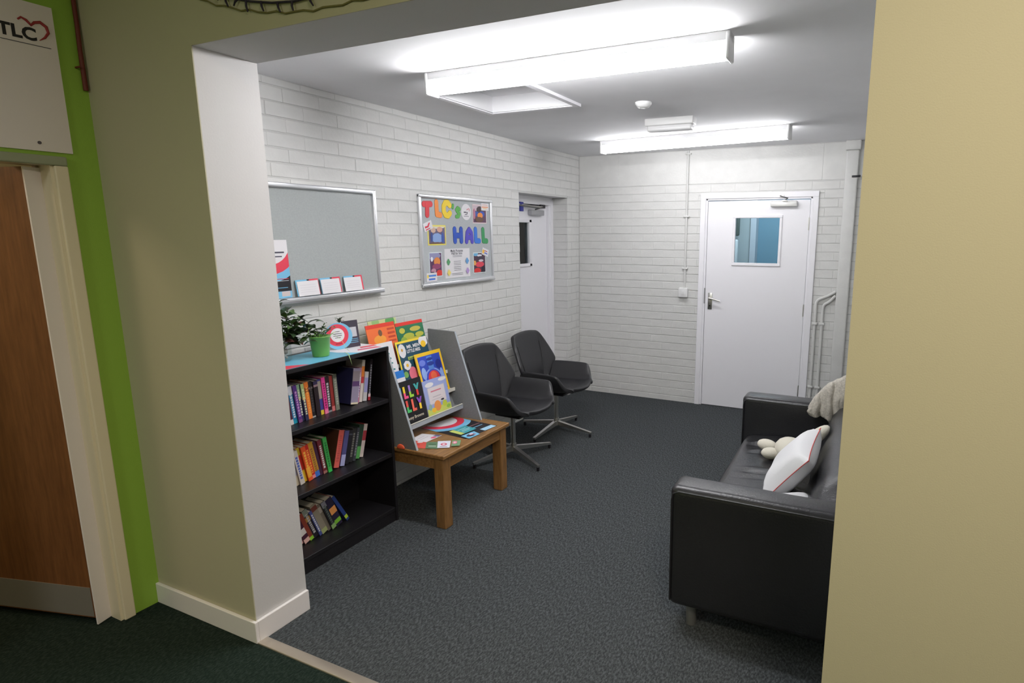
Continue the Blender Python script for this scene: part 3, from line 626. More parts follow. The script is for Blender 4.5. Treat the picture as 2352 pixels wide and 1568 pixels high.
def tag_card(y, z, w_, h, rot, shapes, label):
    card(lwall(y, z, XN + 0.003, rot), w_, h, white_p, shapes).build('caption_card', label=label, cat='card', group='small caption cards on the notice board', origin=(XN, y, z))
tag_card(2.505, 1.866, 0.100, 0.056, 0.0, [(rect(0.01, 0.085, 0.040, 0.044), paper(240, 180, 160)), (rect(0.005, 0.09, 0.022, 0.030), paper(244, 160, 110)), (rect(0.02, 0.07, 0.012, 0.017), paper(240, 200, 120))], 'white card with orange lines overlapping the top right photo')
tag_card(1.838, 1.698, 0.092, 0.058, 0.32, [([(0.012, 0.022), (0.05, 0.02), (0.075, 0.046), (0.06, 0.048), (0.04, 0.032), (0.014, 0.036)], red_p), (rect(0.015, 0.062, 0.006, 0.013), red_p)], 'tilted white card with pink writing above the yellow-bordered photo')
tag_card(1.834, 1.358, 0.110, 0.060, 0.0, [(rect(0.022, 0.10, 0.034, 0.046), paper(70, 130, 214)), (rect(0.022, 0.09, 0.010, 0.022), paper(60, 110, 206)), (disc(0.013, 0.036, 0.009, 0.013), paper(244, 216, 90))], 'white card with blue writing at the bottom left corner')
tag_card(2.490, 1.530, 0.088, 0.056, -0.30, [(disc(0.018, 0.026, 0.014, 0.016), paper(246, 190, 60)), (rect(0.03, 0.07, 0.034, 0.040), paper(190, 60, 70)), (rect(0.034, 0.075, 0.016, 0.024), paper(60, 100, 200))], 'small tilted white card over the lower right photo')
sh = lines(0.09, 0.20, (0.160, 0.152), 0.0022, ink) + lines(0.10, 0.185, (0.118, 0.105, 0.093, 0.078, 0.066, 0.053), 0.0022, ink) + lines(0.075, 0.205, (0.030, 0.020), 0.002, ink)
def clover(cx, cy_, c): return [(disc(cx, cy_ + 0.012, 0.011), c), (disc(cx, cy_ - 0.012, 0.011), c), (disc(cx - 0.010, cy_, 0.010), c), (disc(cx + 0.010, cy_, 0.010), c)]
sh += clover(0.036, 0.118, paper(90, 160, 110)) + clover(0.258, 0.118, paper(110, 170, 226)) + clover(0.036, 0.040, paper(240, 222, 120)) + clover(0.258, 0.044, paper(190, 160, 220))
b = card(lwall(2.042, 1.368, XN), 0.297, 0.212, white_p, sh); M = lwall(2.042, 1.368, XN)
b.text('Multi Purpose', 0.026, 0.140, 0.188, 0.0022 + .006 * 0, ink, M @ Matrix.Translation((0, 0, 0.0)), align='CENTER', bold=.0003); b.text('Hall for hire', 0.026, 0.140, 0.169, 0.0022, ink, M, align='CENTER', bold=.0003)
b.build('notice_sheet', label='white printed hall hire notice at lower middle of the board', cat='notice', origin=(XN, 2.042, 1.368))

# ------------------------------------------------------------------ bookcase
BX0, BX1, BY0, BY1, BH = 0.05, 0.35, 0.285, 1.090, 1.06
bc = empty('bookcase', ((BX0 + BX1) / 2, (BY0 + BY1) / 2, 0), label='low black three-shelf bookcase full of paperbacks against the left wall', cat='bookcase')
for y0, y1 in ((BY0, BY0 + 0.018), (BY1 - 0.018, BY1)):
    b = MB(); b.rbox(BX0, BX1, y0, y1, 0, BH - 0.022, 0.0015, black_ash, 1, smooth=False); P(b.build('side_panel', bc))
b = MB(); b.rbox(BX0, BX1 + 0.002, BY0, BY1, BH - 0.022, BH, 0.0015, black_ash, 1, smooth=False); P(b.build('top_panel', bc))
for z in (0.755, 0.425, 0.087):
    b = MB(); b.rbox(BX0 + 0.01, BX1 - 0.004, BY0 + 0.018, BY1 - 0.018, z - 0.022, z, 0.0015, black_ash, 1, smooth=False); P(b.build('shelf', bc))
b = MB(); b.box(BX0, BX0 + 0.005, BY0 + 0.005, BY1 - 0.005, 0.02, BH - 0.02, black_ash); P(b.build('back_panel', bc))
b = MB(); b.box(BX1 - 0.022, BX1 - 0.008, BY0 + 0.018, BY1 - 0.018, 0, 0.066, black_ash); P(b.build('plinth', bc))

# books: (thickness, lean deg, height, spine rgb, [bands (v0,v1,rgb)], text rgb or None, label, cover rgb or None)
def book_row(zs, xs, y_start, items, group, depth=0.125):
    prev = None; yb = y_start
    for it in items:
        t, lean, h, col, bands, txt, label = it[:7]; cov = it[7] if len(it) > 7 else tuple(int(c * .8) for c in col)
        gap = it[8] if len(it) > 8 else None
        th = R(lean); s, c = math.sin(th), math.cos(th)
        # local book: u 0..t, v 0..h ; leaning left pivots on bottom-left, right on bottom-right
        if lean <= 0: corners = lambda y: [(y, 0), (y + t * c, -t * s), (y + h * s, h * c), (y + t * c + h * s, h * c - t * s)]; lf = (0, 0)
        else: corners = lambda y: [(y, t * s), (y + t * c, 0), (y + h * s, t * s + h * c), (y + t * c + h * s, h * c)]; lf = (0, t * s)
        if gap is not None: yb = gap
        elif prev is not None:
            yb = max(cy_ - (cz - lf[1]) * math.tan(th) for cy_, cz in prev) + 0.0008
        # keep corner order independent of the far faces
        prev = corners(yb)
        zoff = lf[1]
        x1 = xs + random.uniform(-0.008, 0.008)
        M = frame((x1, yb, zs + zoff + 0.0005), (0, c, -s), (0, s, c))      # u right, v up, n = +x
        root = MB(); sp = paper(*col); cv = paper(*cov)
        root.box(0, t, 0, h, -0.003, 0, sp, M); root.box(0, 0.0016, 0, h, -depth, -0.003, cv, M); root.box(t - 0.0016, t, 0, h, -depth, -0.003, cv, M)
        for k, (v0, v1, bc_) in enumerate(bands): root.box(0.0003, t - 0.0003, v0 * h, v1 * h, 0, 0.0004 + .0001 * k, paper(*bc_), M)
        if txt:
            rd = random.Random(label); v = 0.16 * h
            while v < h * 0.84:
                ln = rd.uniform(0.006, 0.013); root.box(t * 0.28, t * 0.74, v, min(v + ln, h * .86), 0, 0.0009, paper(*txt), M); v += ln + 0.004
        o = root.build('book', label=label, cat='book', group=group, origin=M.translation)
        pg = MB(); pg.box(0.0017, t - 0.0017, 0.003, h - 0.003, -depth + 0.002, -0.0032, pages, M)
        q = pg.build('page_block', o); q.matrix_parent_inverse = Matrix.Translation(-M.translation)
T = 'on the top shelf'
book_row(0.755, 0.262, 0.497, [
 (0.017, -6, 0.193, (84, 44, 66), [(0.0, 0.14, (222, 214, 214))], None, 'maroon paperback with white foot, leftmost on the top shelf'),
 (0.024, -6, 0.196, (40, 128, 176), [(0.78, 1.0, (226, 228, 240)), (0, 0.1, (30, 150, 180))], (220, 230, 240), 'bright blue paperback with white head on the top shelf'),
 (0.021, -6, 0.196, (92, 52, 136), [(0, 0.08, (130, 80, 130))], (200, 150, 210), 'purple paperback right of the bright blue one, top shelf'),
 (0.019, -5, 0.194, (44, 44, 84), [(0.66, 1.0, (150, 190, 150)), (0.60, 0.66, (230, 190, 120))], (220, 222, 200), 'navy paperback with green head, next to the purple one'),
 (0.019, -5, 0.194, (48, 48, 84), [(0.62, 1.0, (176, 196, 130)), (0.57, 0.62, (230, 190, 120))], (226, 226, 190), 'navy paperback with yellow-green head, left of the orange one'),
 (0.024, -4, 0.196, (240, 130, 48), [(0.72, 0.86, (150, 70, 40))], (250, 170, 80), 'orange paperback on the top shelf'),
 (0.024, -3, 0.192, (38, 34, 38), [(0.80, 0.85, (140, 130, 134)), (0.0, 0.04, (190, 190, 190))], (80, 74, 76), 'black paperback immediately right of the orange one, top shelf'),
 (0.026, -3, 0.190, (44, 32, 38), [(0.84, 0.9, (160, 130, 140)), (0.90, 1, (60, 50, 90))], None, 'very dark paperback second right of the orange one'),
 (0.024, -3, 0.192, (70, 72, 150), [(0.0, 0.13, (236, 210, 60)), (0.45, 0.95, (170, 160, 150))], None, 'blue and beige paperback with yellow foot on the top shelf'),
 (0.022, -3, 0.198, (240, 74, 164), [(0, 0.12, (246, 130, 170))], (160, 40, 100), 'hot pink paperback on the top shelf'),
 (0.027, -2, 0.196, (48, 34, 40), [(0.0, 0.05, (150, 150, 154))], (206, 204, 210), 'black paperback with white title right of the pink one'),
 (0.020, -2, 0.194, (150, 52, 48), [(0.0, 0.14, (214, 120, 120))], None, 'dark red paperback on the top shelf'),
 (0.024, -2, 0.199, (122, 126, 112), [(0.9, 1, (80, 84, 70))], (170, 172, 160), 'grey-green paperback on the top shelf', (34, 34, 40)),
 (0.050, 11, 0.200, (156, 146, 172), [(0.0, 0.05, (230, 220, 190)), (0.5, 0.64, (100, 70, 120)), (0.64, 0.92, (146, 134, 140))], None, 'thick lavender-grey book leaning right on the top shelf', (50, 50, 96), 0.868),
 (0.018, 11, 0.198, (206, 130, 160), [(0.3, 0.5, (130, 60, 140)), (0.55, 0.75, (236, 226, 236))], (240, 236, 244), 'pink patterned book against the thick lavender-grey one'),
 (0.020, 11, 0.238, (226, 216, 210), [(0.6, 0.85, (240, 140, 60)), (0.45, 0.6, (200, 60, 70))], None, 'tall white and orange book on the top shelf'),
 (0.026, 11, 0.166, (206, 204, 206), [(0.3, 0.8, (160, 160, 210))], None, 'short white book with blue band at the right of the top shelf'),
 (0.018, 10, 0.236, (34, 28, 34), [(0.0, 0.16, (170, 40, 50)), (0.08, 0.16, (230, 200, 205))], (150, 150, 160), 'tall black book at the right end of the top shelf')], 'books on the top shelf')
book_row(0.425, 0.243, 0.482, [
 (0.024, -10, 0.19, (214, 52, 48), [], None, 'red book at the left edge of the middle shelf'),
 (0.020, -10, 0.186, (206, 196, 172), [(0.3, 0.9, (170, 170, 200))], None, 'cream book with lavender band at the left of the middle shelf'),
 (0.026, -10, 0.189, (214, 206, 200), [], (90, 110, 190), 'cream book with blue lettering on the middle shelf'),
 (0.023, -10, 0.196, (200, 48, 40), [(0.78, 1, (200, 176, 50)), (0.0, 0.34, (240, 200, 50))], None, 'red book with yellow foot label on the middle shelf'),
 (0.025, -10, 0.196, (236, 92, 44), [(0.1, 0.4, (246, 170, 60))], (250, 190, 80), 'orange-red book between two red ones, middle shelf'),
 (0.024, -10, 0.195, (206, 42, 42), [(0.0, 0.1, (240, 150, 160))], (250, 160, 70), 'plain red book left of the gold one, middle shelf'),
 (0.028, -10, 0.200, (206, 156, 52), [(0.0, 0.16, (70, 120, 210))], (160, 110, 60), 'gold book with blue foot on the middle shelf'),
 (0.018, -10, 0.196, (74, 40, 66), [], None, 'dark plum book right of the gold one'),
 (0.025, -8, 0.196, (120, 44, 56), [(0, 0.08, (170, 120, 110))], (226, 220, 220), 'maroon book with white title on the middle shelf'),
 (0.024, -7, 0.202, (72, 176, 88), [(0, 0.08, (60, 200, 90))], (40, 120, 60), 'bright green book on the middle shelf'),
 (0.034, 16, 0.206, (226, 106, 96), [], (200, 90, 84), 'salmon pink book with brown cover leaning right, middle shelf', (88, 54, 40), 0.748),
 (0.030, 16, 0.194, (88, 88, 142), [(0.0, 0.32, (176, 180, 226))], None, 'slate blue book with pale foot beside the salmon one'),
 (0.026, 16, 0.188, (36, 36, 44), [(0.86, .9, (80, 84, 96))], None, 'black book left of the dark lettered one, middle shelf'),
 (0.028, 16, 0.190, (46, 46, 48), [], (130, 130, 124), 'black book with grey lettering on the middle shelf'),
 (0.020, 16, 0.188, (66, 68, 78), [], (140, 140, 150), 'dark grey book left of the dark green one'),
 (0.034, 16, 0.194, (44, 70, 56), [(0.0, 0.36, (96, 176, 96))], None, 'dark green book with bright green foot, middle shelf'),
 (0.026, 16, 0.190, (214, 200, 196), [(0.5, 0.8, (170, 60, 70)), (0.0, 0.1, (226, 214, 206))], None, 'cream and red book at the right end of the middle shelf', (150, 50, 60))], 'books on the middle shelf')
book_row(0.087, 0.225, 0.510, [
 (0.026, -20, 0.13, (236, 180, 180), [], None, 'pale pink book at the left of the bottom shelf'),
 (0.034, -20, 0.150, (74, 34, 54), [(0.0, 0.18, (236, 190, 180)), (0.35, 0.6, (220, 214, 210))], None, 'maroon book with pink and white patches, bottom shelf'),
 (0.024, -20, 0.176, (138, 60, 44), [(0.0, 0.12, (150, 210, 60))], None, 'red-brown book with lime foot on the bottom shelf'),
 (0.030, -20, 0.190, (40, 36, 46), [(0.8, 1, (130, 140, 130)), (0.6, 0.75, (170, 130, 60))], (180, 180, 180), 'black book with gold and grey patches on the bottom shelf'),
 (0.017, -20, 0.170, (76, 86, 150), [], (220, 220, 230), 'slim blue and white book on the bottom shelf'),
 (0.036, -20, 0.196, (146, 138, 122), [(0.0, 0.15, (170, 180, 120)), (0.8, 0.95, (120, 60, 50))], None, 'thick grey-beige book on the bottom shelf'),
 (0.020, -20, 0.184, (120, 112, 100), [(0.7, 0.9, (170, 160, 150))], None, 'brown-grey book right of the thick grey-beige one'),
 (0.028, -20, 0.190, (38, 38, 46), [(0.0, 0.15, (150, 190, 120)), (0.8, 1, (130, 130, 140))], (90, 100, 96), 'black book with pale green foot on the bottom shelf'),
 (0.042, -20, 0.190, (46, 40, 66), [(0.45, 0.68, (236, 160, 90)), (0.1, 0.24, (130, 200, 60))], None, 'thick navy book with orange patch on the bottom shelf', (190, 90, 100)),
 (0.020, -28, 0.198, (46, 70, 140), [(0.08, 0.2, (190, 220, 60))], None, 'slim dark blue book leaning at the right, bottom shelf')], 'books on the bottom shelf')

# ------------------------------------------------------------------ things on top of the bookcase
ZT = BH + 0.0005
b = MB(); Mt = frame((BX0 + 0.005, BY1 - 0.012, ZT), (0, -1, 0), (1, 0, 0)); Mt = frame((BX1 - 0.001, BY0 + 0.03, ZT), (0, 1, 0), (-1, 0, 0))
# u = along the case (+y), v = towards the wall, n = up
bl = paper(104, 184, 212)
Wd, Dp = 0.765, 0.26
b.box(0, Wd, 0, Dp, 0, 0.0012, bl, Mt)
for i, (pts, m_) in enumerate([([(0.0, 0.0), (0.245, 0.0), (0.235, 0.012), (0.17, 0.07), (0.0, 0.10)], red_p), ([(0.565, 0.0), (Wd, 0.0), (Wd, Dp), (0.50, Dp), (0.51, 0.11)], white_p), ([(0.60, 0.05), (0.735, 0.012), (0.735, 0.05), (0.62, 0.075)], paper(214, 90, 120)), ([(0.66, 0.09), (0.76, 0.07), (0.76, 0.10), (0.68, 0.12)], red_p)]):
    b.poly(pts, 0.0014 + .0003 * i, m_, Mt)
b.build('poster', label='blue, red and white poster lying flat along the bookcase top', cat='poster', origin=(0.2, 0.68, ZT))
ZT2 = ZT + 0.0028
gp = mat('lime_green_tin', (0.17, 0.42, 0.07), 0.3, bump=0.15, bscale=200, coat=0.3)
pot = empty('plant_pot', (0.235, 0.728, ZT2), label='lime green metal bucket with a small trailing plant', cat='plant')
b = MB(); b.lathe([(0.0, 0.0), (0.040, 0.0), (0.041, 0.003), (0.052, 0.100), (0.0545, 0.102), (0.0545, 0.106), (0.051, 0.106), (0.047, 0.085), (0.0, 0.085)], gp, 28); b.build('bucket', pot)
b = MB(); b.lathe([(0.0, 0.088), (0.047, 0.086)], mat('soil', (0.03, 0.02, 0.012), 0.95), 20); b.build('soil', pot)
leaf_dark = mat('dark_green_leaf', (0.030, 0.060, 0.022), 0.3, var=0.35, vscale=30)
leaf_mid = mat('mid_green_leaf', (0.07, 0.14, 0.035), 0.35, var=0.3, vscale=30)
leaf_pale = mat('pale_green_leaf', (0.30, 0.45, 0.16), 0.4)
leaf_red = mat('purple_brown_leaf', (0.09, 0.035, 0.03), 0.35)
def leaf_mesh(n, w_, l_, mt):
    b = MB(); vs = []; K = 5
    for i in range(K + 1):
        t = i / K; ww = w_ * math.sin(math.pi * min(t * 0.94 + 0.05, 1)) ** 0.8; z = 0.25 * l_ * math.sin(t * 2.2) - 0.22 * l_ * t * t
        vs += [(-ww, t * l_, z + 0.18 * ww), (0, t * l_, z - 0.1 * ww), (ww, t * l_, z + 0.18 * ww)]
    fs = []
    for i in range(K):
        for j in range(2): a = i * 3 + j; fs.append((a, a + 1, a + 4, a + 3))
    b.add(vs, fs, mt, None, True); return b.mesh(n)
LM = [leaf_mesh('leaf', 0.012, 0.048, leaf_dark), leaf_mesh('leaf', 0.010, 0.042, leaf_mid), leaf_mesh('leaf', 0.014, 0.044, leaf_dark), leaf_mesh('leaf', 0.012, 0.042, leaf_red)]
def put_leaf(parent, me, p, d, roll=0, sc=1.0):
    d = Vector(d).normalized(); o = bpy.data.objects.new('leaf', me); COL.objects.link(o); o.parent = parent
    upv = Vector((0, 0, 1)) if abs(d.z) < 0.95 else Vector((1, 0, 0))
    x = d.cross(upv).normalized(); z = x.cross(d)
    Mx = Matrix(((x.x, d.x, z.x, p[0]), (x.y, d.y, z.y, p[1]), (x.z, d.z, z.z, p[2]), (0, 0, 0, 1))) @ Matrix.Rotation(roll, 4, 'Y') @ Matrix.Scale(sc, 4)
    o.matrix_local = Mx
rd = random.Random(5)
# small trailing plant in the bucket
for k, (dx, dy, dz) in enumerate(((0.0, -0.05, 0.055), (0.01, 0.03, 0.085), (-0.02, -0.01, 0.07), (0.02, 0.05, 0.05), (-0.01, -0.075, 0.03))):
    b = MB(); p0 = Vector((0, 0, 0.085)); p1 = Vector((dx, dy, 0.085 + dz)); mid_ = (p0 + p1) / 2 + Vector((0, 0, 0.015))
    b.tube([p0, mid_, p1], 0.0016, leaf_mid, 5); b.build('stem', pot)
    for j in range(5):
        p = p0.lerp(p1, 0.4 + 0.15 * j); a = j * 2.4 + k
        put_leaf(pot, LM[(j + k) % 3], p, (math.cos(a), math.sin(a), 0.25), rd.uniform(-.4, .4), rd.uniform(0.7, 1.05))
def strap(parent, pts, wd, mt, nm='strap_leaf'):
    b = MB(); vs = []; n = len(pts)
    for i, p in enumerate(pts):
        p = Vector(p); d = (Vector(pts[min(i + 1, n - 1)]) - Vector(pts[max(i - 1, 0)])).normalized(); s = d.cross(Vector((0.3, 0.1, 1))).normalized()
        ww = wd * (1 - (i / (n - 1)) ** 3 * 0.9); vs += [p - s * ww, p + s * ww]
    b.add(vs, [(2 * i, 2 * i + 1, 2 * i + 3, 2 * i + 2) for i in range(n - 1)], mt, None, True); b.build(nm, parent)
strap(pot, [(0.0, 0.02, 0.09), (0.03, 0.06, 0.11), (0.05, 0.095, 0.07), (0.07, 0.11, 0.02), (0.085, 0.115, 0.006)], 0.004, leaf_pale)
strap(pot, [(0.07, 0.09, 0.008), (0.10, 0.075, 0.010), (0.121, 0.07, 0.004), (0.128, 0.075, -0.03), (0.130, 0.080, -0.055)], 0.004, leaf_pale)
strap(pot, [(0.0, 0.0, 0.09), (-0.01, -0.03, 0.15), (0.0, -0.06, 0.155), (0.01, -0.08, 0.12)], 0.004, leaf_pale)
strap(pot, [(0.02, 0.02, 0.10), (0.04, 0.07, 0.12), (0.05, 0.10, 0.10)], 0.003, leaf_pale)
# large leafy plant standing in a glass jar
jar = empty('leafy_plant', (0.16, 0.545, ZT2), label='dark leafy plant in a clear glass jar at the bookcase end', cat='plant')
b = MB(); b.lathe([(0.0, 0.001), (0.05, 0.001), (0.056, 0.01), (0.056, 0.085), (0.045, 0.105), (0.045, 0.12)], jar_glass, 28); b.build('glass_jar', jar)
b = MB()
for i in range(40):
    a = rd.uniform(0, 6.28); r_ = rd.uniform(0, 0.04); b.ball((r_ * math.cos(a), r_ * math.sin(a), rd.uniform(0.018, 0.05)), rd.uniform(0.007, 0.011), mat('pebble_grey', (0.30, 0.29, 0.27), 0.6), u=6, v=4)
b.build('pebbles', jar, kind='stuff')
stems = [((0, 0, 0.03), (0.01, 0.04, 0.16), (0.01, 0.06, 0.25)), ((0, 0, 0.03), (0.0, 0.01, 0.18), (0.0, 0.015, 0.30)), ((0, 0, 0.03), (0.03, 0.07, 0.15), (0.05, 0.14, 0.13)), ((0, 0, 0.03), (-0.01, 0.06, 0.14), (0.02, 0.13, 0.20)), ((0, 0, 0.03), (0.03, 0.04, 0.12), (0.06, 0.10, 0.07)), ((0, 0, 0.03), (0.0, -0.03, 0.16), (0.0, -0.05, 0.24)), ((0, 0, 0.03), (0.03, 0.03, 0.14), (0.06, 0.04, 0.19)), ((0, 0, 0.03), (0.01, 0.09, 0.13), (0.02, 0.17, 0.17))]
for k, (a, m_, c_) in enumerate(stems):
    a, m_, c_ = Vector(a), Vector(m_), Vector(c_); b = MB(); pts = [a * (1 - t) ** 2 + m_ * 2 * t * (1 - t) + c_ * t * t for t in [i / 8 for i in range(9)]]
    b.tube(pts, [0.003 - 0.0002 * i for i in range(9)], leaf_red if k % 3 == 2 else leaf_mid, 6); b.build('stem', jar)
    for j in range(15):
        t = 0.30 + 0.05 * j; p = a * (1 - t) ** 2 + m_ * 2 * t * (1 - t) + c_ * t * t; an = j * 2.4 + k * 1.1
        put_leaf(jar, LM[3] if (j + 3 * k) % 9 == 0 else LM[(j + k) % 3], p, (math.cos(an), math.sin(an), rd.uniform(-0.1, 0.5)), rd.uniform(-.5, .5), rd.uniform(1.15, 1.7))
# folded ring leaflet standing on the case
cd_ = empty('table_card', (0.16, 0.95, ZT2), label='folded standing card with red and blue ring design on bookcase', cat='card')
def rings_front(Mc, w_, h):
    return card(Mc, w_, h, ring_blue, [(disc(w_ * .52, h * .5, 0.088), paper(94, 160, 200)), (disc(w_ * .50, h * .5, 0.084), ring_blue), (disc(w_ * .47, h * .52, 0.068), red_p), (disc(w_ * .47, h * .54, 0.043), white_p)] + [(rect(w_ * .47 - q, w_ * .47 + q, h * .54 + s_, h * .54 + s_ + 0.003), ink) for q, s_ in ((0.018, 0.02), (0.026, 0.008), (0.026, -0.004), (0.018, -0.016))])
b = MB(); Mc = frame((0.165, 0.835, ZT2), (0.30, 1, 0), (-0.14, 0, 1))
b.prism(disc(0.068, 0.072, 0.078, 0.074, 40), 0, 0.0015, ring_blue, Mc)
for k, (r_, m_) in enumerate(((0.062, red_p), (0.039, white_p))): b.poly(disc(0.062, 0.078, r_ , r_ * .98, 36), 0.0018 + .0003 * k, m_, Mc)
for q, s_ in ((0.014, 0.018), (0.024, 0.006), (0.024, -0.005), (0.016, -0.016)): b.poly(rect(0.062 - q, 0.062 + q, 0.078 + s_, 0.081 + s_), 0.0026, ink, Mc)
b.poly(rect(0.045, 0.080, 0.028, 0.033), 0.0026, paper(150, 30, 56), Mc)
P(b.build('ring_panel', cd_))
b = MB(); Mc2 = frame((0.190, 0.925, ZT2), (0.20, 1, 0), (-0.14, 0, 1))
card(Mc2, 0.098, 0.150, paper(66, 60, 74), [(rect(0.012, 0.085, 0.058, 0.112), paper(196, 196, 204))] + [(rect(0.010, 0.088, y, y + 0.003), ring_blue) for y in (0.024, 0.034, 0.044)], mb=b); P(b.build('dark_panel', cd_))
sp = empty('small_plant', (0.075, 1.0, ZT2), label='small dark plant peeping out behind the standing card', cat='plant')
b = MB(); b.lathe([(0.0, 0.0), (0.022, 0.0), (0.028, 0.06), (0.026, 0.06), (0.024, 0.05), (0.0, 0.05)], paper(60, 60, 66), 18); b.build('pot', sp)
b = MB(); b.tube([(0, 0, 0.05), (0, 0.005, 0.13)], 0.002, leaf_mid, 6); b.build('stem', sp)
for j in range(9): put_leaf(sp, LM[j % 3], (0, 0.005, 0.125 + 0.006 * (j % 4)), (math.cos(j * 2.4), math.sin(j * 2.4), 0.4), 0, 0.75)

# ------------------------------------------------------------------ side table
TX0, TX1, TY0, TY1, TZ = 0.13, 0.705, 1.092, 1.775, 0.455
tb = empty('side_table', ((TX0 + TX1) / 2, (TY0 + TY1) / 2, 0), label='low brown wooden table between the bookcase and black chairs', cat='table')
b = MB(); b.rbox(TX0, TX1, TY0, TY1, TZ - 0.024, TZ, 0.006, oak, 3, smooth=False); P(b.build('table_top', tb))
for x0 in (TX0 + 0.015, TX1 - 0.085):
    for y0 in (TY0 + 0.015, TY1 - 0.085):
        b = MB(); b.rbox(x0, x0 + 0.068, y0, y0 + 0.068, 0, TZ - 0.024, 0.005, oak_leg, 2, smooth=False); P(b.build('leg', tb))
for x0, x1, y0, y1 in ((TX0 + .08, TX1 - .08, TY0 + .022, TY0 + .042), (TX0 + .08, TX1 - .08, TY1 - .042, TY1 - .022), (TX1 - .044, TX1 - .024, TY0 + .08, TY1 - .08), (TX0 + .024, TX0 + .044, TY0 + .08, TY1 - .08)):
    b = MB(); b.box(x0, x1, y0, y1, TZ - 0.095, TZ - 0.024, oak); P(b.build('apron', tb))
# ------------------------------------------------------------------ tabletop book rack
rk = empty('book_rack', (0.3, 1.42, TZ), label='grey tabletop display rack holding picture books', cat='display rack')
prof = [(0.09, TZ + 0.0005), (0.505, TZ + 0.0005), (0.314, 1.045), (0.09, 1.05)]
for y0, y1 in ((1.100, 1.114), (1.731, 1.745)):
    b = MB(); Mp = frame((0, y1, 0), (1, 0, 0), (0, 0, 1)); b.prism(prof, 0.0, y1 - y0, rack_grey, Mp)
    ed = 0.003
    b.prism([(0.5055, TZ + 0.0005), (0.508, TZ + 0.0005), (0.317, 1.045), (0.3145, 1.045)], 0.0, y1 - y0, rack_edge, Mp)
    P(b.build('side_panel', rk))
b = MB(); Mp = frame((0, 1.731, 0), (1, 0, 0), (0, 0, 1)); b.prism([(0.285, 0.53), (0.297, 0.53), (0.079, 0.99), (0.067, 0.99)], 0, 0.617, rack_grey, Mp); P(b.build('back_panel', rk))
TIER = [(0.347, 0.540), (0.290, 0.652), (0.232, 0.768), (0.175, 0.880)]
cream = mat('cream_ledge', (0.72, 0.70, 0.62), 0.5)
for i, (x, z) in enumerate(TIER):
    b = MB(); b.box(x - 0.05, x + 0.012, 1.1145, 1.7305, z - 0.008, z, cream if i else rack_grey)
    b.box(x + 0.006, x + 0.013, 1.1145, 1.7305, z - 0.012, z + 0.010, cream if i else rack_edge)
    if i == 0: b.box(x + 0.013, x + 0.016, 1.1145, 1.7305, z - 0.018, z + 0.012, rack_edge); b.box(x + 0.005, x + 0.016, 1.1145, 1.7305, z + 0.010, z + 0.014, cream)
    P(b.build('ledge', rk))
def pic_book(tier, y0, w_, h, slope, colr, shapes, label, dx=0.0, th=0.006, rz=0.0, txt=None, cat='book'):
    x, z = TIER[tier]; M = frame((x + dx - 0.010, y0, z + 0.0008), (0, math.cos(rz), math.sin(rz)), (-slope, -math.sin(rz), 1))
    b = MB(); b.box(0, w_, 0, h, th - 0.0012, th, colr, M); b.box(0, w_, 0, h, 0, 0.0012, colr, M)
    for i, (pts, m_) in enumerate(shapes):
        Pq = clip(pts, 0, w_, 0, h)
        if Pq: b.poly(Pq, th + 0.0002 * (i + 1), m_, M)
    n = th + 0.0002 * (len(shapes) + 2)
    for t_ in (txt or []): b.text(t_[0], t_[1], t_[2], t_[3], n, t_[4], M, bold=t_[5], sx=t_[6] if len(t_) > 6 else 1)
    o = b.build('picture_book', label=label, cat=cat, group='picture books on the display rack', origin=M.translation)
    q = MB(); q.box(0.001, w_ - 0.002, 0.002, h - 0.002, 0.0013, th - 0.0013, pages, M); c_ = q.build('page_block', o); c_.matrix_parent_inverse = Matrix.Translation(-M.translation)
# top tier
pic_book(3, 1.205, 0.235, 0.292, 0.22, paper(196, 206, 150), [(disc(0.18, 0.27, 0.04), paper(90, 160, 90)), (disc(0.06, 0.28, 0.03), paper(150, 190, 120))], 'pale green picture book behind the orange one, top tier', dx=-0.022, th=0.004)
sh = [(rect(0, 0.235, 0.248, 0.272), paper(224, 62, 44)), (disc(0.095, 0.175, 0.05, 0.028), paper(240, 160, 60)), (disc(0.105, 0.215, 0.016, 0.02), paper(120, 86, 60))] + [(rect(0.165, 0.225, y, y + 0.012), paper(196, 70, 44)) for y in (0.225, 0.20, 0.175, 0.15)]
pic_book(3, 1.165, 0.235, 0.272, 0.22, paper(240, 116, 58), sh, 'orange picture book with red top band on top tier', dx=-0.009)
sh = [(rect(0, 0.25, 0.232, 0.254), paper(222, 56, 46)), (disc(0.05, 0.20, 0.025, 0.018), paper(200, 190, 70)), (disc(0.10, 0.16, 0.05, 0.02), paper(186, 190, 70)), (disc(0.17, 0.20, 0.05, 0.016), paper(200, 186, 80)), (disc(0.20, 0.16, 0.04, 0.016), paper(190, 190, 70)), (disc(0.13, 0.13, 0.09, 0.02), paper(200, 190, 70)), (disc(0.05, 0.13, 0.03, 0.03), paper(150, 180, 70))]
pic_book(3, 1.405, 0.25, 0.254, 0.22, paper(44, 116, 80), sh, 'green picture book with yellow title and red band, top tier', dx=-0.009)
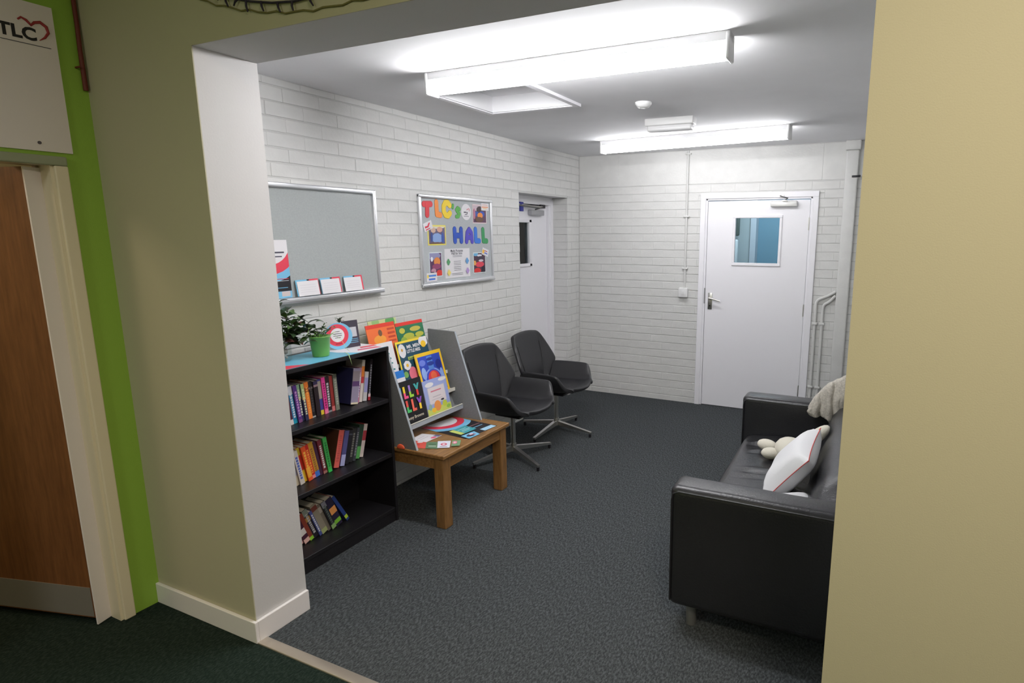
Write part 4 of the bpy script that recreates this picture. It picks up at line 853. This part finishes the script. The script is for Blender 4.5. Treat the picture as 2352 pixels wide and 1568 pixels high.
# third tier
sh = [(rect(0.0, 0.195, 0, 0.262), paper(110, 160, 170)), (rect(0.10, 0.20, 0.0, 0.275), white_p), (rect(0.13, 0.155, 0.2, 0.21), paper(60, 140, 140)), (rect(0.14, 0.16, 0.17, 0.18), paper(60, 140, 140)), (rect(0.14, 0.165, 0.14, 0.15), paper(90, 150, 150)), (rect(0.14, 0.17, 0.10, 0.11), paper(60, 140, 140))]
pic_book(2, 1.118, 0.197, 0.278, 0.25, white_p, sh, 'white and teal picture book beside the near rack panel', dx=0.0)
sh = [(rect(0, 0.29, 0.248, 0.262), paper(244, 214, 60)), (rect(0, 0.012, 0, 0.262), paper(244, 214, 60)), (disc(0.045, 0.20, 0.032, 0.045, 12), white_p), (disc(0.045, 0.205, 0.008, 0.010), paper(200, 150, 60)), (disc(0.25, 0.235, 0.045, 0.035, 12), white_p), (disc(0.245, 0.215, 0.024, 0.022), paper(246, 200, 50)), (disc(0.06, 0.105, 0.034, 0.032, 7), white_p), (disc(0.06, 0.105, 0.011, 0.011), paper(240, 190, 60)), (rect(0.08, 0.20, 0.135, 0.155), paper(190, 210, 90)), (disc(0.095, 0.045, 0.036, 0.045), paper(232, 120, 140)), (disc(0.03, 0.05, 0.02, 0.02), paper(120, 170, 90))]
pic_book(2, 1.335, 0.285, 0.262, 0.25, paper(30, 74, 96), sh, 'dark teal picture book with daisies and pink egg', dx=0.0, txt=[('MR. MEN', 0.030, 0.088, 0.208, white_p, 0.001), ('LITTLE MISS', 0.028, 0.082, 0.180, white_p, 0.001, .85), ('Easter Bunny', 0.020, 0.086, 0.138, paper(30, 74, 96), 0.0004)])
# second tier
sh = [(rect(0.018, 0.232, 0.02, 0.262), paper(48, 76, 190)), (disc(0.125, 0.10, 0.085, 0.075), paper(150, 170, 236)), (disc(0.125, 0.10, 0.072, 0.066), paper(60, 80, 200)), (disc(0.13, 0.105, 0.056, 0.052), paper(222, 60, 70)), (disc(0.13, 0.12, 0.028, 0.03), paper(240, 110, 70)), (rect(0.10, 0.15, 0.165, 0.255), paper(90, 140, 220)), (disc(0.125, 0.205, 0.034, 0.014), paper(40, 60, 150)), (disc(0.125, 0.235, 0.03, 0.010), paper(40, 60, 150)), (disc(0.05, 0.22, 0.03, 0.02), paper(110, 130, 220)), (disc(0.2, 0.19, 0.03, 0.03), paper(40, 50, 140)), (disc(0.045, 0.15, 0.022, 0.04), paper(150, 180, 240)), (disc(0.21, 0.12, 0.016, 0.04), paper(150, 180, 240))]
pic_book(1, 1.450, 0.25, 0.285, 0.27, paper(246, 200, 42), sh, 'yellow-bordered blue magazine with a red disc, on the rack', dx=0.0, cat='magazine')
sh = [(rect(0, 0.2, 0.0, 0.17), white_p), (rect(0, 0.2, 0.17, 0.24), paper(36, 120, 206))]
pic_book(1, 1.125, 0.20, 0.215, 0.27, paper(36, 120, 206), sh, 'blue and white book mostly hidden behind the black one', dx=0.0)
# bottom tier
cols1 = [(244, 214, 50), (150, 110, 190), (70, 170, 170)]; cols2 = [(246, 90, 130), (160, 200, 60), (226, 60, 60)]
sil = [(rect(0, 0.005, 0, 0.27), paper(50, 50, 54))]
tx = []
b_w = 0.255
def big(ch, u, v, ca, cb_):
    o = []
    if ch == 'L': o = [(rect(u, u + 0.017, v + 0.036, v + 0.075), ca), (rect(u, u + 0.017, v, v + 0.036), cb_), (rect(u, u + 0.036, v, v + 0.016), cb_)]
    if ch == 'I': o = [(rect(u, u + 0.017, v + 0.036, v + 0.075), ca), (rect(u, u + 0.017, v, v + 0.036), cb_)]
    if ch == 'Y': o = [([(u, v + 0.075), (u + 0.016, v + 0.075), (u + 0.032, v + 0.046), (u + 0.026, v + 0.032), (u + 0.018, v + 0.036)], ca), ([(u + 0.05, v + 0.075), (u + 0.034, v + 0.075), (u + 0.018, v + 0.046), (u + 0.018, v + 0.036), (u + 0.032, v + 0.036)], ca), (rect(u + 0.016, u + 0.034, v, v + 0.036), cb_)]
    if ch == 'S': o = [(rect(u, u + 0.034, v + 0.058, v + 0.075), ca), (rect(u, u + 0.016, v + 0.03, v + 0.06), ca), (rect(u, u + 0.034, v + 0.03, v + 0.046), ca), (rect(u + 0.018, u + 0.034, v, v + 0.034), cb_), (rect(u, u + 0.034, v, v + 0.016), cb_)]
    if ch == 'B': o = [(rect(u, u + 0.034, v + 0.036, v + 0.075), ca), (rect(u, u + 0.036, v, v + 0.036), cb_)]
    return o
pp = lambda *c: paper(*c)
for row, v in ((0, 0.165), (1, 0.078)):
    first = 'S' if row == 0 else 'B'
    A1 = [pp(244, 150, 60), pp(90, 170, 220), pp(246, 214, 50), pp(160, 120, 200), pp(70, 170, 170)] if row == 0 else [pp(230, 90, 160), pp(150, 120, 200), pp(240, 90, 80), pp(246, 110, 90), pp(140, 80, 190)]
    B1 = [pp(90, 190, 90), pp(240, 90, 90), pp(246, 90, 140), pp(160, 214, 70), pp(230, 60, 56)] if row == 0 else [pp(246, 200, 60), pp(240, 170, 110), pp(80, 190, 110), pp(246, 110, 90), pp(246, 210, 60)]
    us = (0.010, 0.054, 0.086, 0.132, 0.178)
    for ch, u, ca, cb_ in zip(first + 'ILLY', us, A1, B1): sil += big(ch, u, v, ca, cb_)
pic_book(0, 1.150, b_w, 0.272, 0.20, paper(24, 22, 26), [s_ for s_ in sil], 'black picture book with huge multicoloured letters, front tier', dx=0.0, txt=[('Anthony Browne', 0.026, 0.035, 0.035, paper(220, 210, 190), 0.0003, 1.0)])
sh = [(disc(0.06, 0.20, 0.04, 0.015), white_p), (disc(0.19, 0.215, 0.04, 0.012), white_p), (rect(0.03, 0.20, 0.07, 0.185), paper(180, 186, 214)), (rect(0.036, 0.194, 0.075, 0.180), paper(226, 216, 220)), (rect(0.06, 0.16, 0.150, 0.158), paper(214, 120, 140)), (rect(0.07, 0.15, 0.115, 0.119), paper(180, 170, 180)), (rect(0.06, 0.16, 0.098, 0.101), paper(190, 180, 190)), (rect(0, 0.235, 0.0, 0.05), paper(206, 214, 110)), (disc(0.10, 0.055, 0.032, 0.034), paper(236, 150, 80)), (disc(0.06, 0.035, 0.02, 0.015), paper(246, 196, 60)), (disc(0.17, 0.055, 0.022, 0.02), paper(200, 210, 70)), (disc(0.03, 0.06, 0.015, 0.02), paper(150, 180, 170)), (disc(0.155, 0.085, 0.016, 0.006), paper(50, 50, 60)), (disc(0.20, 0.03, 0.02, 0.012), paper(150, 190, 80))]
pic_book(0, 1.410, 0.228, 0.232, 0.20, paper(160, 172, 222), sh, 'lavender picture book with cream panel and orange animal', dx=0.0)
# ------------------------------------------------------------------ papers on the table
ZP = TZ + 0.0005
def floor_card(o, u, wv, hv, mt, shapes, label, cat, group=None, th=0.001, lift=0.0):
    u = Vector((u[0], u[1], 0)).normalized(); v = Vector((-u.y, u.x, 0))
    M = frame((o[0], o[1], ZP + lift), u, v); card(M, wv, hv, mt, shapes, th).build('leaflet', label=label, cat=cat, group=group, origin=(o[0], o[1], ZP))
def quad_card(P0, mt, shapes, label, cat, lift, name='leaflet', group=None):
    # P0: four (x,y) points anticlockwise seen from above
    b = MB(); M = frame((0, 0, ZP + lift), (1, 0, 0), (0, 1, 0)); b.prism(P0, 0, 0.001, mt, M)
    for i, (pts, m_) in enumerate(shapes): b.poly(pts, 0.0013 + .0002 * i, m_, M)
    b.build(name, label=label, cat=cat, group=group, origin=(P0[0][0], P0[0][1], ZP))
def q2(P0, pts):   # map unit-square points onto a quad (p00,p10,p11,p01)
    a, b_, c, d = [Vector(p) for p in P0]
    return [tuple(a * (1 - s) * (1 - t) + b_ * s * (1 - t) + c * s * t + d * (1 - s) * t) for s, t in pts]
D1 = [(0.255, 1.43), (0.640, 1.385), (0.672, 1.68), (0.30, 1.715)]   # s along +x, t along +y
def d1(pts): return q2(D1, pts)
def arc(cx, cy_, r0): return [p for p in clip(disc(cx, cy_, r0, r0 * 1.25, 48), 0, 1, 0, 1)]
quad_card(D1, black_p, [(d1(arc(0.0, 0.52, 0.55)), ring_blue), (d1(arc(0.0, 0.53, 0.43)), red_p), (d1(arc(0.0, 0.54, 0.30)), white_p), (d1(rect(0.62, 0.64, 0.6, 0.95)), paper(160, 110, 110)), (d1(rect(0.72, 0.74, 0.6, 0.9)), ring_blue), (d1(rect(0.88, 1.0, 0.6, 0.97)), paper(170, 214, 240)), (d1(rect(0.86, 1.0, 0.08, 0.38)), ring_blue)],
          'large dark leaflet with red and blue rings on the side table', 'leaflet', 0.0)
D2 = [(0.47, 1.44), (0.575, 1.425), (0.590, 1.565), (0.485, 1.585)]
quad_card(D2, paper(64, 160, 170), [(q2(D2, rect(0, 1, 0, 0.25)), paper(200, 210, 110)), (q2(D2, rect(0.3, 0.36, 0.3, 0.8)), paper(200, 230, 230)), (q2(D2, rect(0.5, 0.56, 0.4, 0.9)), paper(200, 230, 230)), (q2(D2, rect(0.68, 0.73, 0.3, 0.8)), paper(200, 230, 230))], 'teal and yellow card lying on the dark ring leaflet', 'card', 0.0034, 'card')
D3 = [(0.59, 1.405), (0.662, 1.392), (0.672, 1.49), (0.607, 1.515)]
quad_card(D3, ring_blue, [(q2(D3, disc(.5, .5, .3, .34, 14)), paper(70, 60, 80)), (q2(D3, disc(.35, .6, .14, .16, 12)), paper(240, 200, 206)), (q2(D3, disc(.6, .75, .12, .12, 12)), paper(160, 150, 180))], 'light blue card with pink blob at the leaflet corner', 'card', 0.0034, 'card')
grp = 'paper tags at the front of the table'
D = [(0.345, 1.225), (0.462, 1.235), (0.470, 1.372), (0.335, 1.345)]
quad_card(D, white_p, [(q2(D, rect(0.3, 0.34, 0.1, 0.7)), paper(200, 190, 200)), (q2(D, rect(0.5, 0.54, 0.1, 0.7)), paper(200, 190, 200)), (q2(D, disc(0.86, 0.62, 0.11, 0.13, 14)), paper(236, 90, 130)), (q2(D, rect(0.7, 0.98, 0.78, 0.98)), paper(110, 110, 150))], 'white tag with pink dot nearest the rack panel', 'paper tag', 0.0012, 'paper_tag', grp)
D = [(0.42, 1.125), (0.525, 1.150), (0.455, 1.262), (0.375, 1.225)]
quad_card(D, paper(226, 90, 76), [(q2(D, disc(0.5, 0.8, 0.2, 0.12, 12)), white_p), (q2(D, disc(0.4, 0.4, 0.2, 0.1, 12)), paper(200, 60, 60))], 'orange-red tag beside the front foot of the rack', 'paper tag', 0.0, 'paper_tag', grp)
D = [(0.530, 1.148), (0.600, 1.178), (0.530, 1.268), (0.465, 1.235)]
quad_card(D, paper(96, 132, 100), [(q2(D, rect(0.2, 0.8, 0.3, 0.4)), paper(200, 214, 200)), (q2(D, rect(0.25, 0.8, 0.6, 0.7)), paper(50, 90, 60))], 'dark green tag between the orange-red and white ones', 'paper tag', 0.0016, 'paper_tag', grp)
D = [(0.590, 1.180), (0.652, 1.215), (0.585, 1.312), (0.520, 1.272)]
quad_card(D, paper(226, 232, 246), [(q2(D, disc(0.5, 0.5, 0.26, 0.2, 14)), paper(214, 100, 130)), (q2(D, disc(0.5, 0.5, 0.12, 0.1, 14)), white_p), (q2(D, rect(0.2, 0.8, 0.12, 0.18)), paper(130, 100, 130))], 'pale blue tag with pink rosette near the table corner', 'paper tag', 0.0036, 'paper_tag', grp)
D = [(0.650, 1.232), (0.688, 1.262), (0.640, 1.340), (0.592, 1.318)]
quad_card(D, paper(120, 160, 120), [(q2(D, disc(0.35, 0.6, 0.26, 0.24, 12)), paper(240, 130, 160)), (q2(D, disc(0.35, 0.6, 0.12, 0.1, 12)), white_p)], 'leafy green tag with pink flower nearest the table edge', 'paper tag', 0.0058, 'paper_tag', grp)
b = MB(); b.ball((0, 0, 0.0), (0.030, 0.026, 0.026), paper(246, 104, 66)); 
for i_ in range(len(b.v)): b.v[i_] = Vector((b.v[i_].x, b.v[i_].y, max(b.v[i_].z, -0.0)))
o = b.build('toy_ball', label='small orange rounded object by the near rack panel foot', cat='toy'); o.location = (0.395, 1.093 - 0.0 + 0.0, TZ + 0.0005); o.scale = (1, 0.26, 1)

# ------------------------------------------------------------------ swivel chairs
def smooth_sub(o, th=None, lv=2):
    if th:
        s_ = o.modifiers.new('solid', 'SOLIDIFY'); s_.thickness = th; s_.offset = -1
    m_ = o.modifiers.new('sub', 'SUBSURF'); m_.levels = lv; m_.render_levels = lv
    for p in o.data.polygons: p.use_smooth = True
def grid(rows, mt):
    b = MB(); n = len(rows[0]); b.add([p for r in rows for p in r], [(i * n + j, i * n + j + 1, (i + 1) * n + j + 1, (i + 1) * n + j) for i in range(len(rows) - 1) for j in range(n - 1)], mt, None, True); return b
def chair(loc, rz, foot_ang, label):
    e = empty('swivel_chair', loc, rz, label, 'chair', 'black leather swivel chairs')
    # one-piece seat: station = (x, fold y, seat z, arm y, arm z)
    st = [(-0.235, 0.150, 0.402, 0.200, 0.440), (-0.215, 0.180, 0.394, 0.250, 0.520), (-0.185, 0.190, 0.390, 0.268, 0.556), (-0.15, 0.198, 0.388, 0.276, 0.564), (-0.05, 0.210, 0.390, 0.288, 0.566), (0.08, 0.216, 0.396, 0.296, 0.566), (0.150, 0.216, 0.402, 0.297, 0.563), (0.172, 0.214, 0.405, 0.293, 0.548), (0.190, 0.210, 0.408, 0.278, 0.500), (0.215, 0.200, 0.410, 0.250, 0.445), (0.238, 0.180, 0.409, 0.215, 0.418), (0.252, 0.150, 0.404, 0.175, 0.406)]
    rows = []
    for x, fy, sz, ay, az in st:
        k_ = max(0, (x - 0.12) / 0.13)
        r_ = [(x, -ay, az), (x, -(ay * .6 + fy * .4), az * .55 + sz * .45), (x + .004 * k_, -fy - .004, sz + 0.016 * (1 - .5 * k_)), (x + .010 * k_, -fy + 0.02, sz + 0.002), (x + 0.026 * k_, -fy * 0.5, sz - 0.003), (x + 0.034 * k_, 0, sz - 0.004)]
        rows.append(r_ + [(p[0], -p[1], p[2]) for p in r_[-2::-1]])
    o = grid(rows, leather).build('seat_shell', e); smooth_sub(o, 0.034)
    # padded seat cushion inset
    b = MB(); cr = []
    for x, w_, z in ((-0.17, 0.16, 0.402), (-0.15, 0.17, 0.412), (0.0, 0.188, 0.416), (0.15, 0.188, 0.422), (0.225, 0.172, 0.424), (0.250, 0.15, 0.412)):
        cr.append([(x, -w_, z - 0.016), (x, -w_ * 0.93, z), (x, -w_ * .4, z + 0.003), (x, w_ * .4, z + 0.003), (x, w_ * 0.93, z), (x, w_, z - 0.016)])
    o = grid(cr, leather).build('seat_cushion', e); smooth_sub(o, 0.012)
    # separate winged back: (z, centre x, seam y, seam x forward, edge y, edge x forward)
    bk = [(0.400, -0.185, 0.100, 0.004, 0.150, 0.016), (0.430, -0.195, 0.120, 0.006, 0.185, 0.032), (0.50, -0.215, 0.140, 0.008, 0.228, 0.060), (0.575, -0.237, 0.152, 0.010, 0.272, 0.088), (0.60, -0.244, 0.156, 0.010, 0.276, 0.088), (0.66, -0.261, 0.164, 0.010, 0.262, 0.074), (0.75, -0.286, 0.172, 0.010, 0.236, 0.048), (0.805, -0.300, 0.174, 0.008, 0.220, 0.030), (0.833, -0.307, 0.165, 0.005, 0.205, 0.018)]
    rows = []
    for z, cx, s_y, s_x, ey, ex in bk:
        q_ = max(0, (z - .75) / .083)
        r_ = [(cx + ex, -ey, z - 0.012 * q_), (cx + (ex + s_x) / 2 + .004, -(s_y + ey) / 2, z + .004 * q_), (cx + s_x + .002, -s_y - 0.008, z + .012 * q_), (cx + s_x - .002, -s_y + 0.012, z + .016 * q_), (cx, -s_y * 0.5, z + .026 * q_), (cx - 0.002, 0, z + (0.030 * (z - .75) / .083 if z > .75 else 0))]
        rows.append(r_ + [(p[0], -p[1], p[2]) for p in r_[-2::-1]])
    o = grid(rows, leather).build('backrest', e); smooth_sub(o, 0.036)
    for s_ in (-1, 1):     # seams where the wings fold
        pts = [(cx + s_x + 0.003, s_ * s_y, z) for z, cx, s_y, s_x, ey, ex in bk[1:7]]
        b = MB(); b.tube(pts, 0.003, leather, 6); b.build('seam', e)
    b = MB(); b.rbox(-0.12, 0.10, -0.06, 0.06, 0.335, 0.352, 0.004, black_p, 2); b.tube([(-0.09, 0, 0.345), (-0.20, 0, 0.355), (-0.245, 0, 0.42), (-0.262, 0, 0.50)], 0.014, black_p, 8); b.build('under_bracket', e)
    b = MB(); b.cyl((0, 0, 0.07), (0, 0, 0.335), 0.019, 0.019, steel, 20); b.cyl((0, 0, 0.06), (0, 0, 0.12), 0.030, 0.022, steel, 20); b.build('column', e)
    for k in range(4):
        a = foot_ang - rz + k * math.pi / 2; Mf = Matrix.Rotation(a, 4, 'Z'); b = MB()
        vs = [(0.015, -0.018, 0.062), (0.015, 0.018, 0.062), (0.015, 0.016, 0.098), (0.015, -0.016, 0.098), (0.345, -0.012, 0.030), (0.345, 0.012, 0.030), (0.345, 0.011, 0.046), (0.345, -0.011, 0.046)]
        b.add(vs, [(0, 3, 2, 1), (4, 5, 6, 7), (0, 1, 5, 4), (2, 3, 7, 6), (1, 2, 6, 5), (0, 4, 7, 3)], steel, Mf)
        g_ = b.build('foot_bar', e)
        b = MB(); b.cyl((0.333, 0, 0.0), (0.333, 0, 0.031), 0.011, 0.011, black_p, 12, M=Mf); b.build('glide', g_)
    return e
chair((0.435, 2.235, 0), R(-3), R(64), 'black leather swivel chair nearer the wooden table')
chair((0.435, 2.925, 0), R(-2), R(86), 'black leather swivel chair nearer the back wall')

# ------------------------------------------------------------------ sofa
SX0, SX1, SY0, SY1 = 2.112, 2.985, 0.825, 2.53
sf = empty('sofa', ((SX0 + SX1) / 2, (SY0 + SY1) / 2, 0), label='black leather sofa with slim square arms along the right side', cat='sofa')
AZ = 0.655; AW = 0.155
def wavy(x0, x1, y0, y1, z0, z1, r, seg, mt, seed, amp, nx=10, top=True):
    b = bmesh.new(); bmesh.ops.create_cube(b, size=1)
    for v in b.verts: v.co = Vector(((x0 + x1) / 2 + v.co.x * (x1 - x0), (y0 + y1) / 2 + v.co.y * (y1 - y0), (z0 + z1) / 2 + v.co.z * (z1 - z0)))
    bmesh.ops.bevel(b, geom=list(b.edges), offset=r, segments=seg, profile=0.5, affect='EDGES')
    bmesh.ops.subdivide_edges(b, edges=[e for e in b.edges if e.calc_length() > 0.12], cuts=nx, use_grid_fill=True)
    rn = random.Random(seed); ph = [rn.uniform(0, 6.28) for _ in range(6)]
    for v in b.verts:
        x, y, z = v.co
        if z > z1 - r * 1.2: v.co.z += amp * (math.sin(x * 17 + ph[0] + 3 * math.sin(y * 5)) * 0.5 + math.sin(y * 23 + ph[1]) * 0.35)
    m_ = MB(); m_.bm(b, mt, None, True); return m_
for y0, y1 in ((SY0, SY0 + AW), (SY1 - AW, SY1)):
    m_ = wavy(SX0, SX1, y0, y1, 0.105, AZ, 0.034, 5, leather2, int(y0 * 10), 0.002); o = P(m_.build('arm', sf))
    b = MB()   # piping along both top seams and front
    for yy in (y0 + 0.003, y1 - 0.003):
        b.tube([(SX0 + 0.012, yy, 0.13), (SX0 + 0.010, yy, AZ - 0.06), (SX0 + 0.016, yy, AZ - 0.034), (SX0 + 0.04, yy, AZ - 0.022), (SX1 - 0.03, yy, AZ - 0.022)], 0.0042, leather2, 6)
    P(b.build('piping', sf))
# base frame
b = MB(); b.rbox(SX0 + 0.02, SX1 - 0.01, SY0 + AW - 0.005, SY1 - AW + 0.005, 0.105, 0.26, 0.02, leather2); P(b.build('seat_base', sf))
# seat cushion with creases, rounded front
def seat_cushion():
    N1, N2 = 44, 60; rows = []
    x0, x1, y0, y1 = SX0 + 0.015, 2.66, SY0 + AW + 0.002, SY1 - AW - 0.002
    rn = random.Random(4); cr = [(rn.uniform(y0 + .15, y1 - .1), rn.uniform(0.02, 0.35), rn.uniform(-0.5, 0.3), rn.uniform(0.12, 0.34)) for _ in range(22)]
    for i in range(N1 + 1):
        t = i / N1; r_ = []
        for j in range(N2 + 1):
            s_ = j / N2; y = y0 + (y1 - y0) * s_
            if t < 0.18:
                a = t / 0.18 * math.pi / 2; x = x0 + 0.07 * (1 - math.sin(a)) * 1.0; x = x0 + 0.07 - 0.07 * math.cos(a * 1.0) if False else x0 + 0.07 * (1 - math.cos(a)); z = 0.25 + 0.165 * math.sin(a) ** 0.8
            else:
                x = x0 + 0.07 + (x1 - x0 - 0.07) * (t - 0.18) / 0.82; z = 0.415 + 0.018 * math.sin((t - 0.18) / 0.82 * math.pi)
            ed = min(s_, 1 - s_) * (y1 - y0); z -= 0.03 * max(0, 1 - ed / 0.05) ** 2
            for yc, xs_, sl, ln in cr:
                u = (x - x0 - xs_) / ln
                if 0 < u < 1:
                    d = y - (yc + sl * (x - x0 - xs_) * 0.5); z += -0.012 * math.exp(-(d / 0.010) ** 2) * math.sin(u * math.pi) + 0.009 * math.exp(-((d - 0.022) / 0.014) ** 2) * math.sin(u * math.pi)
            r_.append((x, y, z))
        rows.append(r_)
    rows.append([(x1, y0 + (y1 - y0) * j / N2, 0.25) for j in range(N2 + 1)])
    return grid(rows, leather2)
o = P(seat_cushion().build('seat_cushion', sf))
# leaning back cushion: cross-section swept along y
rows = []; bx = [(2.585, 0.36), (2.600, 0.44), (2.635, 0.54), (2.668, 0.625), (2.700, 0.675), (2.745, 0.697), (2.80, 0.694), (2.86, 0.675), (2.93, 0.66), (2.978, 0.64), (2.983, 0.55), (2.983, 0.12)]
NY = 40
for j in range(NY + 1):
    s_ = j / NY; y = SY0 + AW + 0.001 + (SY1 - SY0 - 2 * AW - 0.002) * s_; e_ = max(0, 1 - min(s_, 1 - s_) * 1.39 / 0.14) ** 1.5
    rows.append([(x + (0.01 * e_ if x < 2.8 else 0) + 0.004 * math.sin(y * 19 + k), y, z - (0.050 * e_ if z > .66 else 0) + 0.003 * math.sin(y * 13 + k * 2)) for k, (x, z) in enumerate(bx)])
gb = grid(rows, leather2); nb = len(rows[0]); gb.add(rows[0], [list(range(nb))], leather2); gb.add(rows[-1], [list(range(nb))], leather2); P(gb.build('back_cushion', sf))
for x in (SX0 + 0.093, SX1 - 0.09):
    for y in (SY0 + 0.07, SY1 - 0.07):
        b = MB(); b.cyl((x, y, 0), (x, y, 0.107), 0.022, 0.024, mat('grey_leg_metal', (0.32, 0.32, 0.31), 0.35, 0.7), 20); P(b.build('leg', sf))
# ------------------------------------------------------------------ things on the sofa
cot = mat('white_cotton', (0.80, 0.80, 0.82), 0.85, bump=0.25, bscale=250)
cot2 = mat('cream_plush', (0.76, 0.72, 0.62), 0.95, bump=0.5, bscale=300)
def pillow(M, hw, hh, th, name, label, mt, stitch=None):
    e = empty(name, (0, 0, 0), label=label, cat='cushion'); N = 18
    rowsF, rowsB, rim = [], [], []
    def pos(i, j, sgn_):
        a, c = -1 + 2 * i / N, -1 + 2 * j / N
        px = a * hw * (1 - 0.10 * (1 - c * c) * abs(a) ** 2); py = c * hh * (1 - 0.10 * (1 - a * a) * abs(c) ** 2)
        t = th * max(0, (1 - a ** 4)) ** 0.5 * max(0, (1 - c ** 4)) ** 0.5 + 0.004 * math.sin(5 * a + 3 * c) * (1 - a * a) * (1 - c * c)
        return (px, py, sgn_ * t)
    for s_ in (1, -1):
        rows = [[tuple(M @ Vector(pos(i, j, s_))) for j in range(N + 1)] for i in range(N + 1)]
        (rowsF if s_ > 0 else rowsB).extend(rows)
    b = grid(rowsF, mt); g2 = grid(rowsB[::-1], mt); b.add([tuple(v) for v in g2.v], g2.f, mt, None, True); b.build('pillow_body', e)
    if stitch:
        per = [(i, 0) for i in range(N)] + [(N, j) for j in range(N)] + [(i, N) for i in range(N, 0, -1)] + [(0, j) for j in range(N, 0, -1)]
        b = MB(); pts = [M @ Vector(pos(i, j, 1)) for i, j in per]; pts.append(pts[0]); ctr = M @ Vector((0, 0, 0)); nn = (M.to_3x3() @ Vector((0, 0, 1))).normalized()
        for k in range(len(pts) - 1):
            for f_ in (0.0, 0.34, 0.67):
                p = pts[k].lerp(pts[k + 1], f_); inw = (ctr - p).normalized(); b.tube([p - inw * 0.003 - nn * 0.002, p + inw * 0.012 + nn * 0.006], 0.0013, stitch, 4)
        b.tube(pts, 0.0022, stitch, 5); b.build('stitching', e)
    return e
# main pillow leans against the back; long side along y
pu_ = Vector((0.03, 1.0, 0.02)); pv_ = Vector((0.62, -0.02, 0.78))
Mp = frame((2.535, 1.490, 0.585), pu_, pv_)
pillow(Mp, 0.235, 0.152, 0.068, 'stitched_cushion', 'white cushion edged with red blanket stitching leaning on the sofa back', cot, mat('red_thread', (0.65, 0.10, 0.09), 0.7))
Mp2 = frame((2.52, 1.13, 0.492), (0.9, 0.4, 0.10), (-0.4, 0.9, 0.05))
pillow(Mp2, 0.175, 0.12, 0.045, 'flat_cushion', 'second white cushion lying flat just behind the near sofa arm', cot)
# plush toy
pt = empty('plush_toy', (2.45, 1.93, 0.43), label='cream plush toy lying behind the stitched cushion on the sofa', cat='toy')
b = MB(); b.ball((2.475, 1.92, 0.50), (0.085, 0.12, 0.062), cot2, rot=Matrix.Rotation(0.3, 4, 'Z')); P(b.build('body', pt))
b = MB(); b.ball((2.335, 2.015, 0.472), (0.062, 0.040, 0.034), cot2, rot=Matrix.Rotation(-0.35, 4, 'Z')); P(b.build('foot', pt))
b = MB(); b.ball((2.375, 1.895, 0.470), (0.056, 0.036, 0.033), cot2, rot=Matrix.Rotation(0.2, 4, 'Z')); P(b.build('foot', pt))
b = MB(); b.ball((2.605, 1.90, 0.60), (0.036, 0.036, 0.095), cot2, rot=Matrix.Rotation(0.75, 4, 'Y')); P(b.build('ear', pt))
# knitted throw heaped over the far end of the sofa back
knit = mat('oatmeal_knit', (0.56, 0.52, 0.46), 0.95, bump=0.9, bscale=140, var=0.12, vscale=90)
def throw():
    out = [(2.523, 0.612, 0.632), (2.532, 0.596, 0.655), (2.545, 0.588, 0.680), (2.560, 0.583, 0.700), (2.580, 0.585, 0.728), (2.605, 0.598, 0.765), (2.628, 0.588, 0.790), (2.640, 0.583, 0.800), (2.650, 0.560, 0.806), (2.653, 0.536, 0.808), (2.664, 0.556, 0.815), (2.680, 0.578, 0.823), (2.697, 0.605, 0.832), (2.712, 0.628, 0.842), (2.735, 0.655, 0.858), (2.77, 0.690, 0.872), (2.83, 0.700, 0.880), (2.90, 0.705, 0.875)]
    cols = []; n = len(out); F_ = 4
    for i in range((n - 1) * F_ + 1):
        k, f = divmod(i, F_); f /= F_; a = out[k]; c_ = out[min(k + 1, n - 1)]
        x = a[0] * (1 - f) + c_[0] * f; zb = a[1] * (1 - f) + c_[1] * f; zt = a[2] * (1 - f) + c_[2] * f
        yb = 2.325 - 0.10 * max(0, x - 2.66); col = []
        fold = 0.010 * math.sin(x * 95) + 0.006 * math.sin(x * 170 + 1)
        N_ = 14
        for q in range(N_ + 1):
            t = q / N_; col.append((x + 0.004 * math.sin(t * 9 + x * 40), yb - 0.014 * math.sin(math.pi * t) + fold * (1 - 0.5 * t), zb + (zt - zb) * t))
        h_ = max(0.0, min(1, (zt - 0.66) / 0.12))
        for q in range(1, 11):
            t = q / 10; col.append((x + 0.03 * t, yb + fold * .5 + 0.17 * t, zt + 0.014 * math.sin(math.pi * t) - (zt - 0.69) * max(0, t) ** 2.2 * h_ + 0.003 * math.sin(t * 14 + x * 60)))
        cols.append(col)
    return grid(cols, knit)
o = throw().build('knitted_throw', label='oatmeal knitted throw heaped over the far corner of the sofa', cat='blanket')
smooth_sub(o, 0.007, 1)
dt = bpy.data.textures.new('fold', 'CLOUDS'); dt.noise_scale = 0.05
dm = o.modifiers.new('folds', 'DISPLACE'); dm.texture = dt; dm.strength = 0.012; dm.mid_level = 0.5
